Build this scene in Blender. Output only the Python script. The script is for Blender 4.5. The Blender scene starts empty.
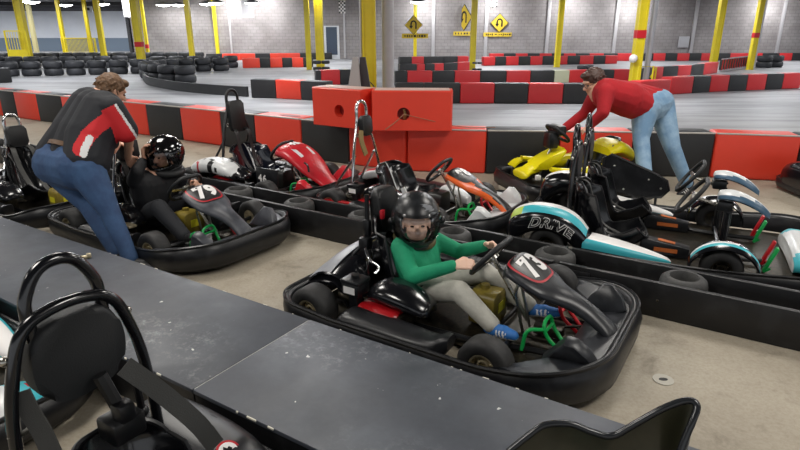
import bpy, bmesh, math, random
from mathutils import Vector, Matrix, noise as mnoise
random.seed(11)
SC = bpy.context.scene
COL = SC.collection
R = math.radians
PI = math.pi
V = Vector

# ------------------------------------------------------------------ camera
CAM_H = 1.65
FOC = 575.0
PITCH = math.atan(192.0 / FOC)
CT, ST = math.cos(PITCH), math.sin(PITCH)
cam = bpy.data.cameras.new('camera')
cam.sensor_width = 36.0
cam.lens = FOC / 800.0 * 36.0
cam.clip_end = 300
cam.clip_start = 0.02
camo = bpy.data.objects.new('camera', cam)
COL.objects.link(camo)
camo.location = (0, 0, CAM_H)
camo.rotation_euler = (PI / 2 - PITCH, 0, 0)
SC.camera = camo


def ray(px, py):
    u = (px - 400) / FOC
    v = (225 - py) / FOC
    return V((u, CT + v * ST, -ST + v * CT))


def atk(px, py, k):
    return V((0, 0, CAM_H)) + ray(px, py) * k


def atz(px, py, z=0.0):
    d = ray(px, py)
    return V((0, 0, CAM_H)) + d * ((z - CAM_H) / d.z)


LANE = R(-32.5)
LA = V((math.cos(LANE), math.sin(LANE), 0))
LT = V((-math.sin(LANE), math.cos(LANE), 0))


def lane(s, t, z=0.0):
    return LA * s + LT * t + V((0, 0, z))


# ------------------------------------------------------------------ materials
def lin(h):
    h = h.lstrip('#')
    out = []
    for i in (0, 2, 4):
        c = int(h[i:i + 2], 16) / 255.0
        out.append(c / 12.92 if c <= 0.04045 else ((c + 0.055) / 1.055) ** 2.4)
    return out


MATS = {}


def mat(name, hexc, rough=0.5, metal=0.0, var=0.0, var_hex=None, scale=8.0, bump=0.0, bscale=60.0, coat=0.0,
        rvar=0.0, emit=0.0, lo=0.4, hi=0.7, spec=0.5):
    if name in MATS:
        return MATS[name]
    m = bpy.data.materials.new(name)
    m.use_nodes = True
    nt = m.node_tree
    b = nt.nodes['Principled BSDF']
    c = lin(hexc) + [1]
    b.inputs['Base Color'].default_value = c
    b.inputs['Roughness'].default_value = rough
    b.inputs['Metallic'].default_value = metal
    b.inputs['Specular IOR Level'].default_value = spec
    if coat:
        b.inputs['Coat Weight'].default_value = coat
        b.inputs['Coat Roughness'].default_value = 0.12
    if emit:
        b.inputs['Emission Color'].default_value = c
        b.inputs['Emission Strength'].default_value = emit
    tc = nt.nodes.new('ShaderNodeTexCoord')
    if var or rvar:
        n = nt.nodes.new('ShaderNodeTexNoise')
        n.inputs['Scale'].default_value = scale
        n.inputs['Detail'].default_value = 6
        n.inputs['Roughness'].default_value = 0.65
        nt.links.new(tc.outputs['Object'], n.inputs['Vector'])
        mr = nt.nodes.new('ShaderNodeMapRange')
        mr.inputs['From Min'].default_value = lo
        mr.inputs['From Max'].default_value = hi
        nt.links.new(n.outputs['Fac'], mr.inputs['Value'])
        if var:
            mx = nt.nodes.new('ShaderNodeMix')
            mx.data_type = 'RGBA'
            mx.inputs['A'].default_value = c
            mx.inputs['B'].default_value = lin(var_hex or hexc) + [1]
            mm = nt.nodes.new('ShaderNodeMath')
            mm.operation = 'MULTIPLY'
            mm.inputs[1].default_value = var
            nt.links.new(mr.outputs['Result'], mm.inputs[0])
            nt.links.new(mm.outputs[0], mx.inputs['Factor'])
            nt.links.new(mx.outputs['Result'], b.inputs['Base Color'])
        if rvar:
            r2 = nt.nodes.new('ShaderNodeMapRange')
            r2.inputs['To Min'].default_value = rough
            r2.inputs['To Max'].default_value = min(1, rough + rvar)
            nt.links.new(mr.outputs['Result'], r2.inputs['Value'])
            nt.links.new(r2.outputs['Result'], b.inputs['Roughness'])
    if bump:
        n2 = nt.nodes.new('ShaderNodeTexNoise')
        n2.inputs['Scale'].default_value = bscale
        n2.inputs['Detail'].default_value = 4
        nt.links.new(tc.outputs['Object'], n2.inputs['Vector'])
        bp = nt.nodes.new('ShaderNodeBump')
        bp.inputs['Strength'].default_value = bump
        bp.inputs['Distance'].default_value = 0.01
        nt.links.new(n2.outputs['Fac'], bp.inputs['Height'])
        nt.links.new(bp.outputs['Normal'], b.inputs['Normal'])
    MATS[name] = m
    return m


M = {}
M['plastic'] = mat('scuffed_black_plastic', '#141518', 0.36, var=0.5, var_hex='#3b3d42', scale=9, lo=.5, hi=.85, rvar=.2)
M['nosedark'] = mat('scuffed_dark_nose_plastic', '#202226', 0.34, var=.7, var_hex='#45484e', scale=8, rvar=.2, lo=.5, hi=.85)
M['gloss'] = mat('glossy_black_bodywork', '#0e0f13', 0.16, coat=.5, rvar=.12, scale=5)
M['greyplas'] = mat('worn_grey_black_plastic', '#303238', 0.38, var=.7, var_hex='#565961', scale=7, rvar=.2)
M['satin'] = mat('satin_black_paint', '#101114', 0.28, rvar=.12)
M['vinyl'] = mat('black_padded_vinyl', '#111214', 0.42, bump=.15, bscale=140)
M['softpad'] = mat('matte_charcoal_pad', '#191b1d', 0.55, bump=.1, bscale=200)
M['rubber'] = mat('tyre_rubber', '#1b1b1c', 0.62, var=.6, var_hex='#343331', scale=14, bump=.1)
M['steel'] = mat('brushed_steel', '#b9b6ae', 0.25, 1.0, rvar=.15)
M['chrome'] = mat('polished_tube', '#d8d8d8', 0.14, 1.0)
M['alu'] = mat('dusty_cast_alloy', '#c8bb9b', 0.4, .45, var=.5, var_hex='#5e5544', scale=30)
M['dark_metal'] = mat('oily_dark_metal', '#25241f', 0.42, .6, var=.8, var_hex='#4d4435', scale=40)
M['red_engine'] = mat('red_engine_shroud', '#a5131b', 0.32)
M['decal_white'] = mat('white_decal', '#e4e2e0', 0.4)
M['decal_red'] = mat('red_decal', '#b01625', 0.4)
M['decal_black'] = mat('black_decal', '#0c0c0e', 0.35)
M['decal_teal'] = mat('teal_decal', '#3fb0bd', 0.35)
M['decal_lime'] = mat('lime_decal', '#b6cf54', 0.4)
M['red_body'] = mat('red_fibreglass', '#c22530', 0.3, var=.4, var_hex='#9a1a22', scale=10)
M['orange_body'] = mat('orange_fibreglass', '#e2601f', 0.32, var=.3, var_hex='#b84a18', scale=10)
M['white_body'] = mat('white_fibreglass', '#d6d8d8', 0.3, var=.4, var_hex='#a9adb0', scale=12)
M['yellow_body'] = mat('yellow_fibreglass', '#e6d80e', 0.32)
M['green_tube'] = mat('green_paint', '#12a24e', 0.35)
M['red_tube'] = mat('red_paint', '#bf1622', 0.35)
M['tank'] = mat('dirty_yellow_tank', '#8b7a2c', 0.4, var=.6, var_hex='#4c4420', scale=12)
M['tank_label'] = mat('yellow_sticker', '#d8cf2e', 0.4)
M['strap'] = mat('grey_seat_belt_webbing', '#3a3a38', 0.6, bump=.2, bscale=300)
M['orange_strap'] = mat('orange_strap', '#b8612a', 0.6)
M['tan_strap'] = mat('tan_strap', '#8a7445', 0.6)
M['skin'] = mat('skin', '#d9a78c', 0.5, var=.3, var_hex='#c68a72', scale=20)
M['skin_fair'] = mat('fair_skin', '#efc6ae', 0.5, var=.25, var_hex='#e0a893', scale=20)
M['tank_dark'] = mat('black_tank', '#1b1b1a', .4)
M['hair_light'] = mat('sandy_brown_hair', '#725338', 0.6, var=.8, var_hex='#3d2b1c', scale=45, bump=.8, bscale=60)
M['hair_dark'] = mat('dark_brown_hair', '#4a3128', 0.5, var=.6, var_hex='#2a1a14', scale=45, bump=.8, bscale=60)
M['jeans'] = mat('blue_denim', '#2c4468', 0.8, var=.7, var_hex='#3f6088', scale=6, bump=.25, bscale=30)
M['jeans_light'] = mat('washed_blue_denim', '#6d8fae', 0.8, var=.7, var_hex='#a3bccf', scale=6, bump=.25, bscale=30)
M['shirt_black'] = mat('black_polo_cloth', '#10131b', 0.75, bump=.2, bscale=25)
M['shirt_red'] = mat('red_polo_cloth', '#c81f26', 0.75, bump=.2, bscale=25)
M['shirt_white'] = mat('white_polo_cloth', '#dcdcdc', 0.75)
M['sweater'] = mat('red_sweater_knit', '#a8101c', 0.85, var=.5, var_hex='#860c16', scale=7, bump=.3, bscale=30)
M['green_hoodie'] = mat('green_hoodie_cloth', '#14956a', 0.8, var=.4, var_hex='#0e7552', scale=8, bump=.3, bscale=40)
M['trousers_grey'] = mat('pale_grey_trousers', '#b9b7ad', 0.8, var=.6, var_hex='#918f86', scale=8, bump=.3, bscale=40)
M['jacket_black'] = mat('black_jacket_cloth', '#15161a', 0.7, bump=.3, bscale=40)
M['trousers_dark'] = mat('dark_trousers', '#1f2126', 0.8)
M['shoe_blue'] = mat('blue_shoe', '#2a6cb4', 0.6)
M['shoe_white'] = mat('white_shoe_trim', '#dedede', 0.5)
M['shoe_black'] = mat('black_shoe', '#1c1c1e', 0.5)
M['belt'] = mat('brown_leather_belt', '#5a4028', 0.5)
M['eye'] = mat('dark_eye', '#20140f', 0.2)
M['glasses'] = mat('spectacle_frame', '#2b2320', 0.3)
M['deck'] = None


def visor_mat():
    m = bpy.data.materials.new('clear_smoked_visor')
    m.use_nodes = True
    nt = m.node_tree
    nt.nodes.clear()
    out = nt.nodes.new('ShaderNodeOutputMaterial')
    tr = nt.nodes.new('ShaderNodeBsdfTransparent')
    tr.inputs['Color'].default_value = (.95, .95, .95, 1)
    gl = nt.nodes.new('ShaderNodeBsdfGlossy')
    gl.inputs['Roughness'].default_value = .12
    fr = nt.nodes.new('ShaderNodeFresnel')
    fr.inputs['IOR'].default_value = 1.45
    mx = nt.nodes.new('ShaderNodeMixShader')
    nt.links.new(fr.outputs[0], mx.inputs[0])
    nt.links.new(tr.outputs[0], mx.inputs[1])
    nt.links.new(gl.outputs[0], mx.inputs[2])
    nt.links.new(mx.outputs[0], out.inputs[0])
    return m


M['visor'] = visor_mat()


# ------------------------------------------------------------------ mesh builder
class MB:
    def __init__(s):
        s.bm = bmesh.new()

    def ring(s, pts):
        return [s.bm.verts.new(p) for p in pts]

    def bridge(s, a, b, closed=True, mi=0):
        n = len(a)
        for i in range(n if closed else n - 1):
            j = (i + 1) % n
            try:
                f = s.bm.faces.new((a[i], a[j], b[j], b[i]))
                f.material_index = mi
            except ValueError:
                pass

    def loft(s, rings, closed=True, caps=True, loop=False, mi=0):
        rs = [s.ring(r) for r in rings]
        for a, b in zip(rs, rs[1:]):
            s.bridge(a, b, closed, mi)
        if loop:
            s.bridge(rs[-1], rs[0], closed, mi)
        elif caps and closed:
            for r in (rs[0], rs[-1]):
                try:
                    f = s.bm.faces.new(r)
                    f.material_index = mi
                except ValueError:
                    pass
        return s

    def box(s, c, size, rot=None, bev=0.0, seg=2, mi=0):
        mx = Matrix.Translation(V(c))
        if rot is not None:
            mx = mx @ (rot.to_4x4() if isinstance(rot, Matrix) else Matrix.Rotation(rot, 4, 'Z'))
        t = bmesh.new()
        bmesh.ops.create_cube(t, size=1.0, matrix=Matrix.Diagonal(V((size[0], size[1], size[2], 1))))
        if bev:
            bmesh.ops.bevel(t, geom=t.edges[:], offset=bev, segments=seg, affect='EDGES', profile=.5)
        bmesh.ops.transform(t, matrix=mx, verts=t.verts[:])
        for f in t.faces:
            f.material_index = mi
        s.merge(t)
        return s

    def merge(s, t):
        mp = {}
        for v in t.verts:
            mp[v] = s.bm.verts.new(v.co)
        for f in t.faces:
            try:
                g = s.bm.faces.new([mp[v] for v in f.verts])
                g.material_index = f.material_index
            except ValueError:
                pass
        t.free()

    def tube(s, pts, r, n=10, closed=False, mi=0, smooth=0):
        pts = [V(p) for p in pts]
        if smooth:
            pts = spline(pts, smooth, closed)
        N = len(pts)
        rr = r if isinstance(r, (list, tuple)) else [r] * N
        if len(rr) != N:
            rr = [rr[0] + (rr[-1] - rr[0]) * i / (N - 1) for i in range(N)]
        tans = []
        for i in range(N):
            if closed:
                d = pts[(i + 1) % N] - pts[i - 1]
            else:
                d = pts[min(i + 1, N - 1)] - pts[max(i - 1, 0)]
            tans.append(d.normalized() if d.length > 1e-9 else V((0, 0, 1)))
        up = V((0, 0, 1)) if abs(tans[0].z) < .9 else V((1, 0, 0))
        nrm = (up - tans[0] * up.dot(tans[0])).normalized()
        rings = []
        for i in range(N):
            nrm = (nrm - tans[i] * nrm.dot(tans[i])).normalized()
            bi = tans[i].cross(nrm)
            rings.append([pts[i] + (nrm * math.cos(a) + bi * math.sin(a)) * rr[i]
                          for a in (2 * PI * k / n for k in range(n))])
        s.loft(rings, True, True, closed, mi)
        return s

    def strap(s, pts, w, th, side, mi=0, smooth=6):
        """flat webbing along pts; side = width direction"""
        pts = [V(p) for p in pts]
        if smooth:
            pts = spline(pts, smooth)
        side = V(side).normalized()
        rings = []
        for i, p in enumerate(pts):
            d = (pts[min(i + 1, len(pts) - 1)] - pts[max(i - 1, 0)]).normalized()
            sd = (side - d * side.dot(d)).normalized()
            nn = d.cross(sd)
            rings.append([p + sd * w / 2 + nn * th / 2, p - sd * w / 2 + nn * th / 2,
                          p - sd * w / 2 - nn * th / 2, p + sd * w / 2 - nn * th / 2])
        s.loft(rings, mi=mi)
        return s

    def lathe(s, prof, mx=None, n=28, mi=0, loop=False):
        mx = mx or Matrix()
        rings = []
        for (r, z) in prof:
            rings.append([mx @ V((r * math.cos(2 * PI * k / n), r * math.sin(2 * PI * k / n), z)) for k in range(n)])
        s.loft(rings, True, not loop, loop, mi)
        return s

    def sphere(s, c, rad, rot=None, n=20, m=12, mi=0):
        if not isinstance(rad, (tuple, list)):
            rad = (rad,) * 3
        mx = Matrix.Translation(V(c)) @ (rot.to_4x4() if rot is not None else Matrix()) @ Matrix.Diagonal(V((*rad, 1)))
        t = bmesh.new()
        bmesh.ops.create_uvsphere(t, u_segments=n, v_segments=m, radius=1.0, matrix=mx)
        for f in t.faces:
            f.material_index = mi
        s.merge(t)
        return s

    def cap(s, p, q, r1, r2, n=14):
        p, q = V(p), V(q)
        s.sphere(p, r1, n=n, m=8)
        s.sphere(q, r2, n=n, m=8)
        if (q - p).length > 1e-6:
            s.tube([p, q], [r1, r2], n)
        return s

    def prism(s, outline, th, mx=None, bev=0.0, mi=0):
        """outline: list of (x,y); extruded 0..th along local z"""
        mx = mx or Matrix()
        t = bmesh.new()
        a = [t.verts.new((x, y, 0)) for x, y in outline]
        b = [t.verts.new((x, y, th)) for x, y in outline]
        t.faces.new(a[::-1])
        t.faces.new(b)
        for i in range(len(a)):
            j = (i + 1) % len(a)
            t.faces.new((a[i], a[j], b[j], b[i]))
        if bev:
            es = [e for e in t.edges if abs(e.verts[0].co.z - e.verts[1].co.z) < 1e-6]
            bmesh.ops.bevel(t, geom=es, offset=bev, segments=2, affect='EDGES', profile=.5)
        for f in t.faces:
            f.material_index = mi
        bmesh.ops.transform(t, matrix=mx, verts=t.verts[:])
        s.merge(t)
        return s

    def grid(s, rows, th=0.0, mi=0):
        """rows of points -> sheet, optional thickness (closed)"""
        n, m = len(rows), len(rows[0])
        P = [[V(p) for p in r] for r in rows]

        def nor(i, j):
            du = P[min(i + 1, n - 1)][j] - P[max(i - 1, 0)][j]
            dv = P[i][min(j + 1, m - 1)] - P[i][max(j - 1, 0)]
            c = du.cross(dv)
            return c.normalized() if c.length > 1e-12 else V((0, 0, 1))
        if not th:
            rs = [s.ring(r) for r in P]
            for a, b in zip(rs, rs[1:]):
                s.bridge(a, b, False, mi)
            return s
        A = [[p + nor(i, j) * th / 2 for j, p in enumerate(r)] for i, r in enumerate(P)]
        Bq = [[p - nor(i, j) * th / 2 for j, p in enumerate(r)] for i, r in enumerate(P)]
        rings = [A[i] + Bq[i][::-1] for i in range(n)]
        s.loft(rings, True, False, False, mi)
        # end strips
        s.bm.verts.ensure_lookup_table()
        vs = s.bm.verts[-n * 2 * m:]
        for i in (0, n - 1):
            row = vs[i * 2 * m:(i + 1) * 2 * m]
            for j in range(m - 1):
                try:
                    s.bm.faces.new((row[j], row[j + 1], row[2 * m - 2 - j], row[2 * m - 1 - j]))
                except ValueError:
                    pass
        return s

    def build(s, name, mats, parent=None, smooth=38, mw=None):
        if mw is not None:
            bmesh.ops.transform(s.bm, matrix=mw, verts=s.bm.verts[:])
        bmesh.ops.recalc_face_normals(s.bm, faces=s.bm.faces[:])
        me = bpy.data.meshes.new(name)
        s.bm.to_mesh(me)
        s.bm.free()
        if not isinstance(mats, (list, tuple)):
            mats = [mats]
        for m in mats:
            me.materials.append(m)
        if smooth:
            for p in me.polygons:
                p.use_smooth = True
            me.set_sharp_from_angle(angle=R(smooth))
        o = bpy.data.objects.new(name, me)
        COL.objects.link(o)
        if parent is not None:
            o.parent = parent
        return o


def spline(pts, k=6, closed=False):
    pts = [V(p) for p in pts]
    n = len(pts)
    out = []
    rng = range(n) if closed else range(n - 1)
    for i in rng:
        p1, p2 = pts[i], pts[(i + 1) % n]
        p0 = pts[i - 1] if (closed or i > 0) else p1 + (p1 - p2)
        p3 = pts[(i + 2) % n] if (closed or i + 2 < n) else p2 + (p2 - p1)
        for q in range(k):
            t = q / k
            out.append(.5 * ((2 * p1) + (p2 - p0) * t + (2 * p0 - 5 * p1 + 4 * p2 - p3) * t * t + (3 * p1 - p0 - 3 * p2 + p3) * t ** 3))
    if not closed:
        out.append(pts[-1].copy())
    return out


def ringx(x, y, z, hy, hz, p=2.6, n=24, crown=0.0):
    out = []
    for k in range(n):
        a = 2 * PI * k / n
        c, s_ = math.cos(a), math.sin(a)
        yy = math.copysign(abs(c) ** (2 / p), c) * hy
        zz = math.copysign(abs(s_) ** (2 / p), s_) * hz
        zz -= crown * (yy / hy) ** 2
        out.append(V((x, y + yy, z + zz)))
    return out


def interp(tab, x):
    if x <= tab[0][0]:
        return tab[0][1:]
    for a, b in zip(tab, tab[1:]):
        if x <= b[0]:
            t = (x - a[0]) / (b[0] - a[0])
            return tuple(p + (q - p) * t for p, q in zip(a[1:], b[1:]))
    return tab[-1][1:]


def dense(tab, k=4):
    """catmull-rom densify a table of rows"""
    n = len(tab)
    out = []
    for i in range(n - 1):
        p1, p2 = tab[i], tab[i + 1]
        p0 = tab[i - 1] if i else p1
        p3 = tab[i + 2] if i + 2 < n else p2
        for q in range(k):
            t = q / k
            out.append(tuple(.5 * (2 * b + (c - a) * t + (2 * a - 5 * b + 4 * c - d) * t * t + (3 * b - a - 3 * c + d) * t ** 3)
                             for a, b, c, d in zip(p0, p1, p2, p3)))
    out.append(tab[-1])
    return out


def rrect(w, h, r, n=6):
    out = []
    for cx, cy, a0 in ((w / 2 - r, h / 2 - r, 0), (-w / 2 + r, h / 2 - r, 90), (-w / 2 + r, -h / 2 + r, 180), (w / 2 - r, -h / 2 + r, 270)):
        for k in range(n + 1):
            a = R(a0 + 90 * k / n)
            out.append((cx + r * math.cos(a), cy + r * math.sin(a)))
    return out


def tag(o, label, cat, group=None):
    o['label'] = label
    o['category'] = cat
    if group:
        o['group'] = group
    return o


def struct(o):
    o['kind'] = 'structure'
    return o


def empty(name, loc, rz, label, cat, group=None):
    o = bpy.data.objects.new(name, None)
    o.empty_display_size = .1
    COL.objects.link(o)
    o.location = loc
    o.rotation_euler = (0, 0, rz)
    return tag(o, label, cat, group)


def text_geo(body, size, bold=0.0, shear=0.0):
    cu = bpy.data.curves.new('lettering', 'FONT')
    cu.body = body
    cu.size = size
    cu.align_x = 'CENTER'
    cu.align_y = 'CENTER'
    cu.offset = bold
    cu.shear = shear
    cu.resolution_u = 4
    cu.space_character = 1.12
    ob = bpy.data.objects.new('lettering', cu)
    COL.objects.link(ob)
    dg = bpy.context.evaluated_depsgraph_get()
    dg.update()
    me = bpy.data.meshes.new_from_object(ob.evaluated_get(dg))
    vs = [v.co.copy() for v in me.vertices]
    fs = [list(p.vertices) for p in me.polygons]
    bpy.data.objects.remove(ob)
    bpy.data.curves.remove(cu)
    bpy.data.meshes.remove(me)
    return vs, fs


def text_obj(name, body, size, fn, m, parent, bold=0.0, shear=0.0):
    """fn maps (tx,ty) -> 3-D point"""
    vs, fs = text_geo(body, size, bold, shear)
    b = MB()
    t = bmesh.new()
    vv = [t.verts.new((v.x, v.y, 0)) for v in vs]
    for f in fs:
        try:
            t.faces.new([vv[i] for i in f])
        except ValueError:
            pass
    for v in t.verts:
        v.co = fn(v.co.x, v.co.y)
    b.merge(t)
    return b.build(name, m, parent, smooth=0)


def remesh(b, name, mats, parent, voxel=.008, it=4, fac=.5, mw=None, pick=None, keep=None):
    """fuse the shapes in builder b into one continuous surface"""
    if mw is not None:
        bmesh.ops.transform(b.bm, matrix=mw, verts=b.bm.verts[:])
    me = bpy.data.meshes.new('tmp')
    b.bm.to_mesh(me)
    b.bm.free()
    o = bpy.data.objects.new('tmp', me)
    COL.objects.link(o)
    m = o.modifiers.new('r', 'REMESH')
    m.mode = 'VOXEL'
    m.voxel_size = voxel
    sm = o.modifiers.new('s', 'SMOOTH')
    sm.iterations = it
    sm.factor = fac
    dg = bpy.context.evaluated_depsgraph_get()
    dg.update()
    nm = bpy.data.meshes.new_from_object(o.evaluated_get(dg))
    bpy.data.objects.remove(o)
    bpy.data.meshes.remove(me)
    nm.name = name
    nm.materials.clear()
    if not isinstance(mats, (list, tuple)):
        mats = [mats]
    for q in mats:
        nm.materials.append(q)
    if pick or keep:
        if keep:
            t = bmesh.new()
            t.from_mesh(nm)
            bad = [f for f in t.faces if not keep(f.calc_center_median())]
            bmesh.ops.delete(t, geom=bad, context='FACES')
            t.to_mesh(nm)
            t.free()
        if pick:
            for p in nm.polygons:
                p.material_index = pick(p.center)
    for p in nm.polygons:
        p.use_smooth = True
    ob = bpy.data.objects.new(name, nm)
    COL.objects.link(ob)
    if parent is not None:
        ob.parent = parent
    return ob


def copy_tree(o, parent=None):
    c = o.copy()
    COL.objects.link(c)
    if parent is not None:
        c.parent = parent
    for ch in list(o.children):
        copy_tree(ch, c)
    return c
# ------------------------------------------------------------------ kart pieces (local: +x forward, +y left, z up)
def outline(lf, lr, w, rf=.38, rr_=.17, n=9):
    """counter-clockwise plan outline with rounded corners: (point, outward normal)"""
    out = []
    for cx, cy, a0, r in ((lf - rf, w - rf, 0, rf), (lr + rr_, w - rr_, 90, rr_), (lr + rr_, -w + rr_, 180, rr_), (lf - rf, -w + rf, 270, rf)):
        for k in range(n + 1):
            a = R(a0 + 90 * k / n)
            out.append((V((cx + r * math.cos(a), cy + r * math.sin(a), 0)), V((math.cos(a), math.sin(a), 0))))
    # densify straights
    res = []
    N = len(out)
    for i in range(N):
        p, nn = out[i]
        q, nq = out[(i + 1) % N]
        res.append((p, nn))
        d = (q - p).length
        if d > .15:
            m = int(d / .08)
            for k in range(1, m):
                res.append((p.lerp(q, k / m), nn.lerp(nq, k / m).normalized()))
    return res


def add_bumper(root, lf, lr, w, m, zf=.235, zs=.165, zr=.2, rf=.38, name='bumper_surround', lip=None):
    b = MB()
    rings = []
    lipr = []
    for p, n in outline(lf, lr, w, rf):
        t = max(0, min(1, (p.x - .35) / (lf - .35)))
        t = t * t * (3 - 2 * t)
        u = max(0, min(1, (-p.x - .45) / (-lr - .45)))
        z1 = zs + (zf - zs) * t + (zr - zs) * u
        z0 = .045
        bul = .02 + .015 * t
        rings.append([p - n * .035 + V((0, 0, z0)), p + V((0, 0, z0)), p + n * bul * .8 + V((0, 0, z0 + .03)),
                      p + n * bul + V((0, 0, z0 * .4 + z1 * .6)), p + n * .012 + V((0, 0, z1 - .008)),
                      p + V((0, 0, z1)), p - n * .02 + V((0, 0, z1 - .004)), p - n * .035 + V((0, 0, z1 - .03))])
        lipr.append(p + n * .008 + V((0, 0, z1 - .002)))
    b.loft(rings, True, False, True)
    o = b.build(name, m, root, 50)
    b = MB()
    b.tube(lipr, .011, 6, True)
    b.build('rim_bead', lip or M['satin'], o)
    return o


_wheel = {}


def add_wheel(root, x, y, r=.135, w=.13, name='wheel', rim='alu'):
    key = (r, w, rim, y > 0)
    side = 1 if y > 0 else -1
    if key not in _wheel:
        b = MB()
        mx = Matrix.Rotation(PI / 2, 4, 'X')
        h = w / 2
        prof = [(.062, -h * .8), (.075, -h * .95), (r - .03, -h), (r - .012, -h * .9), (r, -h * .68), (r + .001, 0), (r, h * .68),
                (r - .012, h * .9), (r - .03, h), (.075, h * .95), (.062, h * .8)]
        b.lathe(prof, mx, 36, loop=True)
        t = b.build(name, M['rubber'], root, 60)
        b = MB()
        e = -side
        prof = [(.0, e * h * .25), (.022, e * h * .25), (.024, e * h * .62), (.03, e * h * .62), (.034, e * h * .3), (.05, e * h * .35), (.058, e * h * .8), (.068, e * h * .88),
                (.068, -e * h * .8), (.05, -e * h * .6), (0, -e * h * .5)]
        b.lathe(prof, mx, 28)
        for k in range(3):
            a = 2 * PI * k / 3 + .4
            b.sphere((.04 * math.cos(a), side * h * .42, .04 * math.sin(a)), .008, n=8, m=5)
        rm = b.build('rim', M[rim], t, 40)
        _wheel[key] = t
    else:
        t = copy_tree(_wheel[key], root)
    t.location = (x, y, r)
    return t


def add_seat(root, x0=-.25, y0=0, w=.19, h=.52, zb=.075, m=None, name='seat', lean=0.0, stripe=None):
    prof = [(.24, .13, .8), (.14, .05, .92), (0, .0, 1), (-.10, .02, 1.03), (-.17, .09, 1.05), (-.215, .2, 1.05), (-.25, .32, 1.0), (-.285, .43, .9), (-.30, .49, .72), (-.305, .52, .5)]
    prof = [(a_, c_ * h / .52, w_) for a_, c_, w_ in prof]
    prof = dense(prof, 3)
    rows = []
    K = 14
    for i, (px, pz, ws) in enumerate(prof):
        a, c = prof[max(i - 1, 0)], prof[min(i + 1, len(prof) - 1)]
        tx, tz = c[0] - a[0], c[1] - a[1]
        L = math.hypot(tx, tz) or 1
        nx, nz = tz / L, -tx / L          # pointing up / forward
        row = []
        for j in range(K + 1):
            u = -1 + 2 * j / K
            lift = (abs(u) ** 3.2) * .14 * min(1, ws * 1.05) * (1 if i < len(prof) * .75 else .6)
            row.append((x0 + px + nx * lift, y0 + u * w * ws, zb + pz + nz * lift))
        rows.append(row)
    b = MB()
    b.grid(rows, .014)
    o = b.build(name, m or M['gloss'], root, 60)
    # rolled edge of the shell
    edge = [V(r[0]) for r in rows] + [V(p) for p in rows[-1][1:-1]] + [V(r[-1]) for r in rows[::-1]] + [V(p) for p in rows[0][1:-1]][::-1]
    b = MB()
    b.tube(edge, .009, 6, True)
    b.build('rolled_edge', M['satin'], o)
    if stripe:
        b = MB()
        jc = K // 2 + 2
        b.grid([[V(r[jc]) + V((.009, 0, .004)), V(r[jc + 1]).lerp(V(r[jc]), .6) + V((.009, 0, .004))] for r in rows[9:]], .003)
        b.build('stripe', stripe, o)
    return o


def add_steering(root, x=.205, y=0, z=.47, r=.145, tilt=50, col_to=None, m=None, flat=True):
    q = Matrix.Translation((x, y, z)) @ Matrix.Rotation(R(-tilt), 4, 'Y')
    pts = []
    for k in range(40):
        a = 2 * PI * k / 40
        rr_ = r
        px, py = r * math.cos(a), r * .98 * math.sin(a)
        if flat:
            px = max(px, -r * .95)
            px = min(px, r * .86)
        pts.append(q @ V((px, py, 0)))
    b = MB()
    b.tube(pts, .0155, 9, True)
    w = b.build('steering_wheel', m or M['softpad'], root, 60)
    b = MB()
    for a in (90, -90, 0):
        a = R(a)
        p = V((r * .88 * math.cos(a), r * .97 * math.sin(a), 0))
        b.strap([q @ V((0, 0, -.015)), q @ (p * .5 + V((0, 0, -.012))), q @ p], .026, .006, q.to_3x3() @ V((-math.sin(a), math.cos(a), 0)), smooth=3)
    b.lathe([(0, -.03), (.036, -.03), (.036, -.008), (.028, -.002), (0, -.002)], q, 18)
    b.build('spokes', M['steel'], w, 40)
    ct = col_to or V((x + .22, y + .06, .1))
    b = MB()
    b.tube([q @ V((0, 0, -.02)), ct], .013, 8)
    b.build('steering_column', M['steel'], root)
    return w


FAIR = [(.315, .41, .085, .02), (.33, .45, .12, .03), (.365, .464, .158, .032), (.455, .43, .168, .03), (.55, .385, .15, .03),
        (.615, .352, .105, .03), (.69, .322, .078, .032), (.78, .278, .070, .032), (.85, .232, .072, .03), (.895, .20, .078, .026), (.928, .18, .06, .014)]


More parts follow.
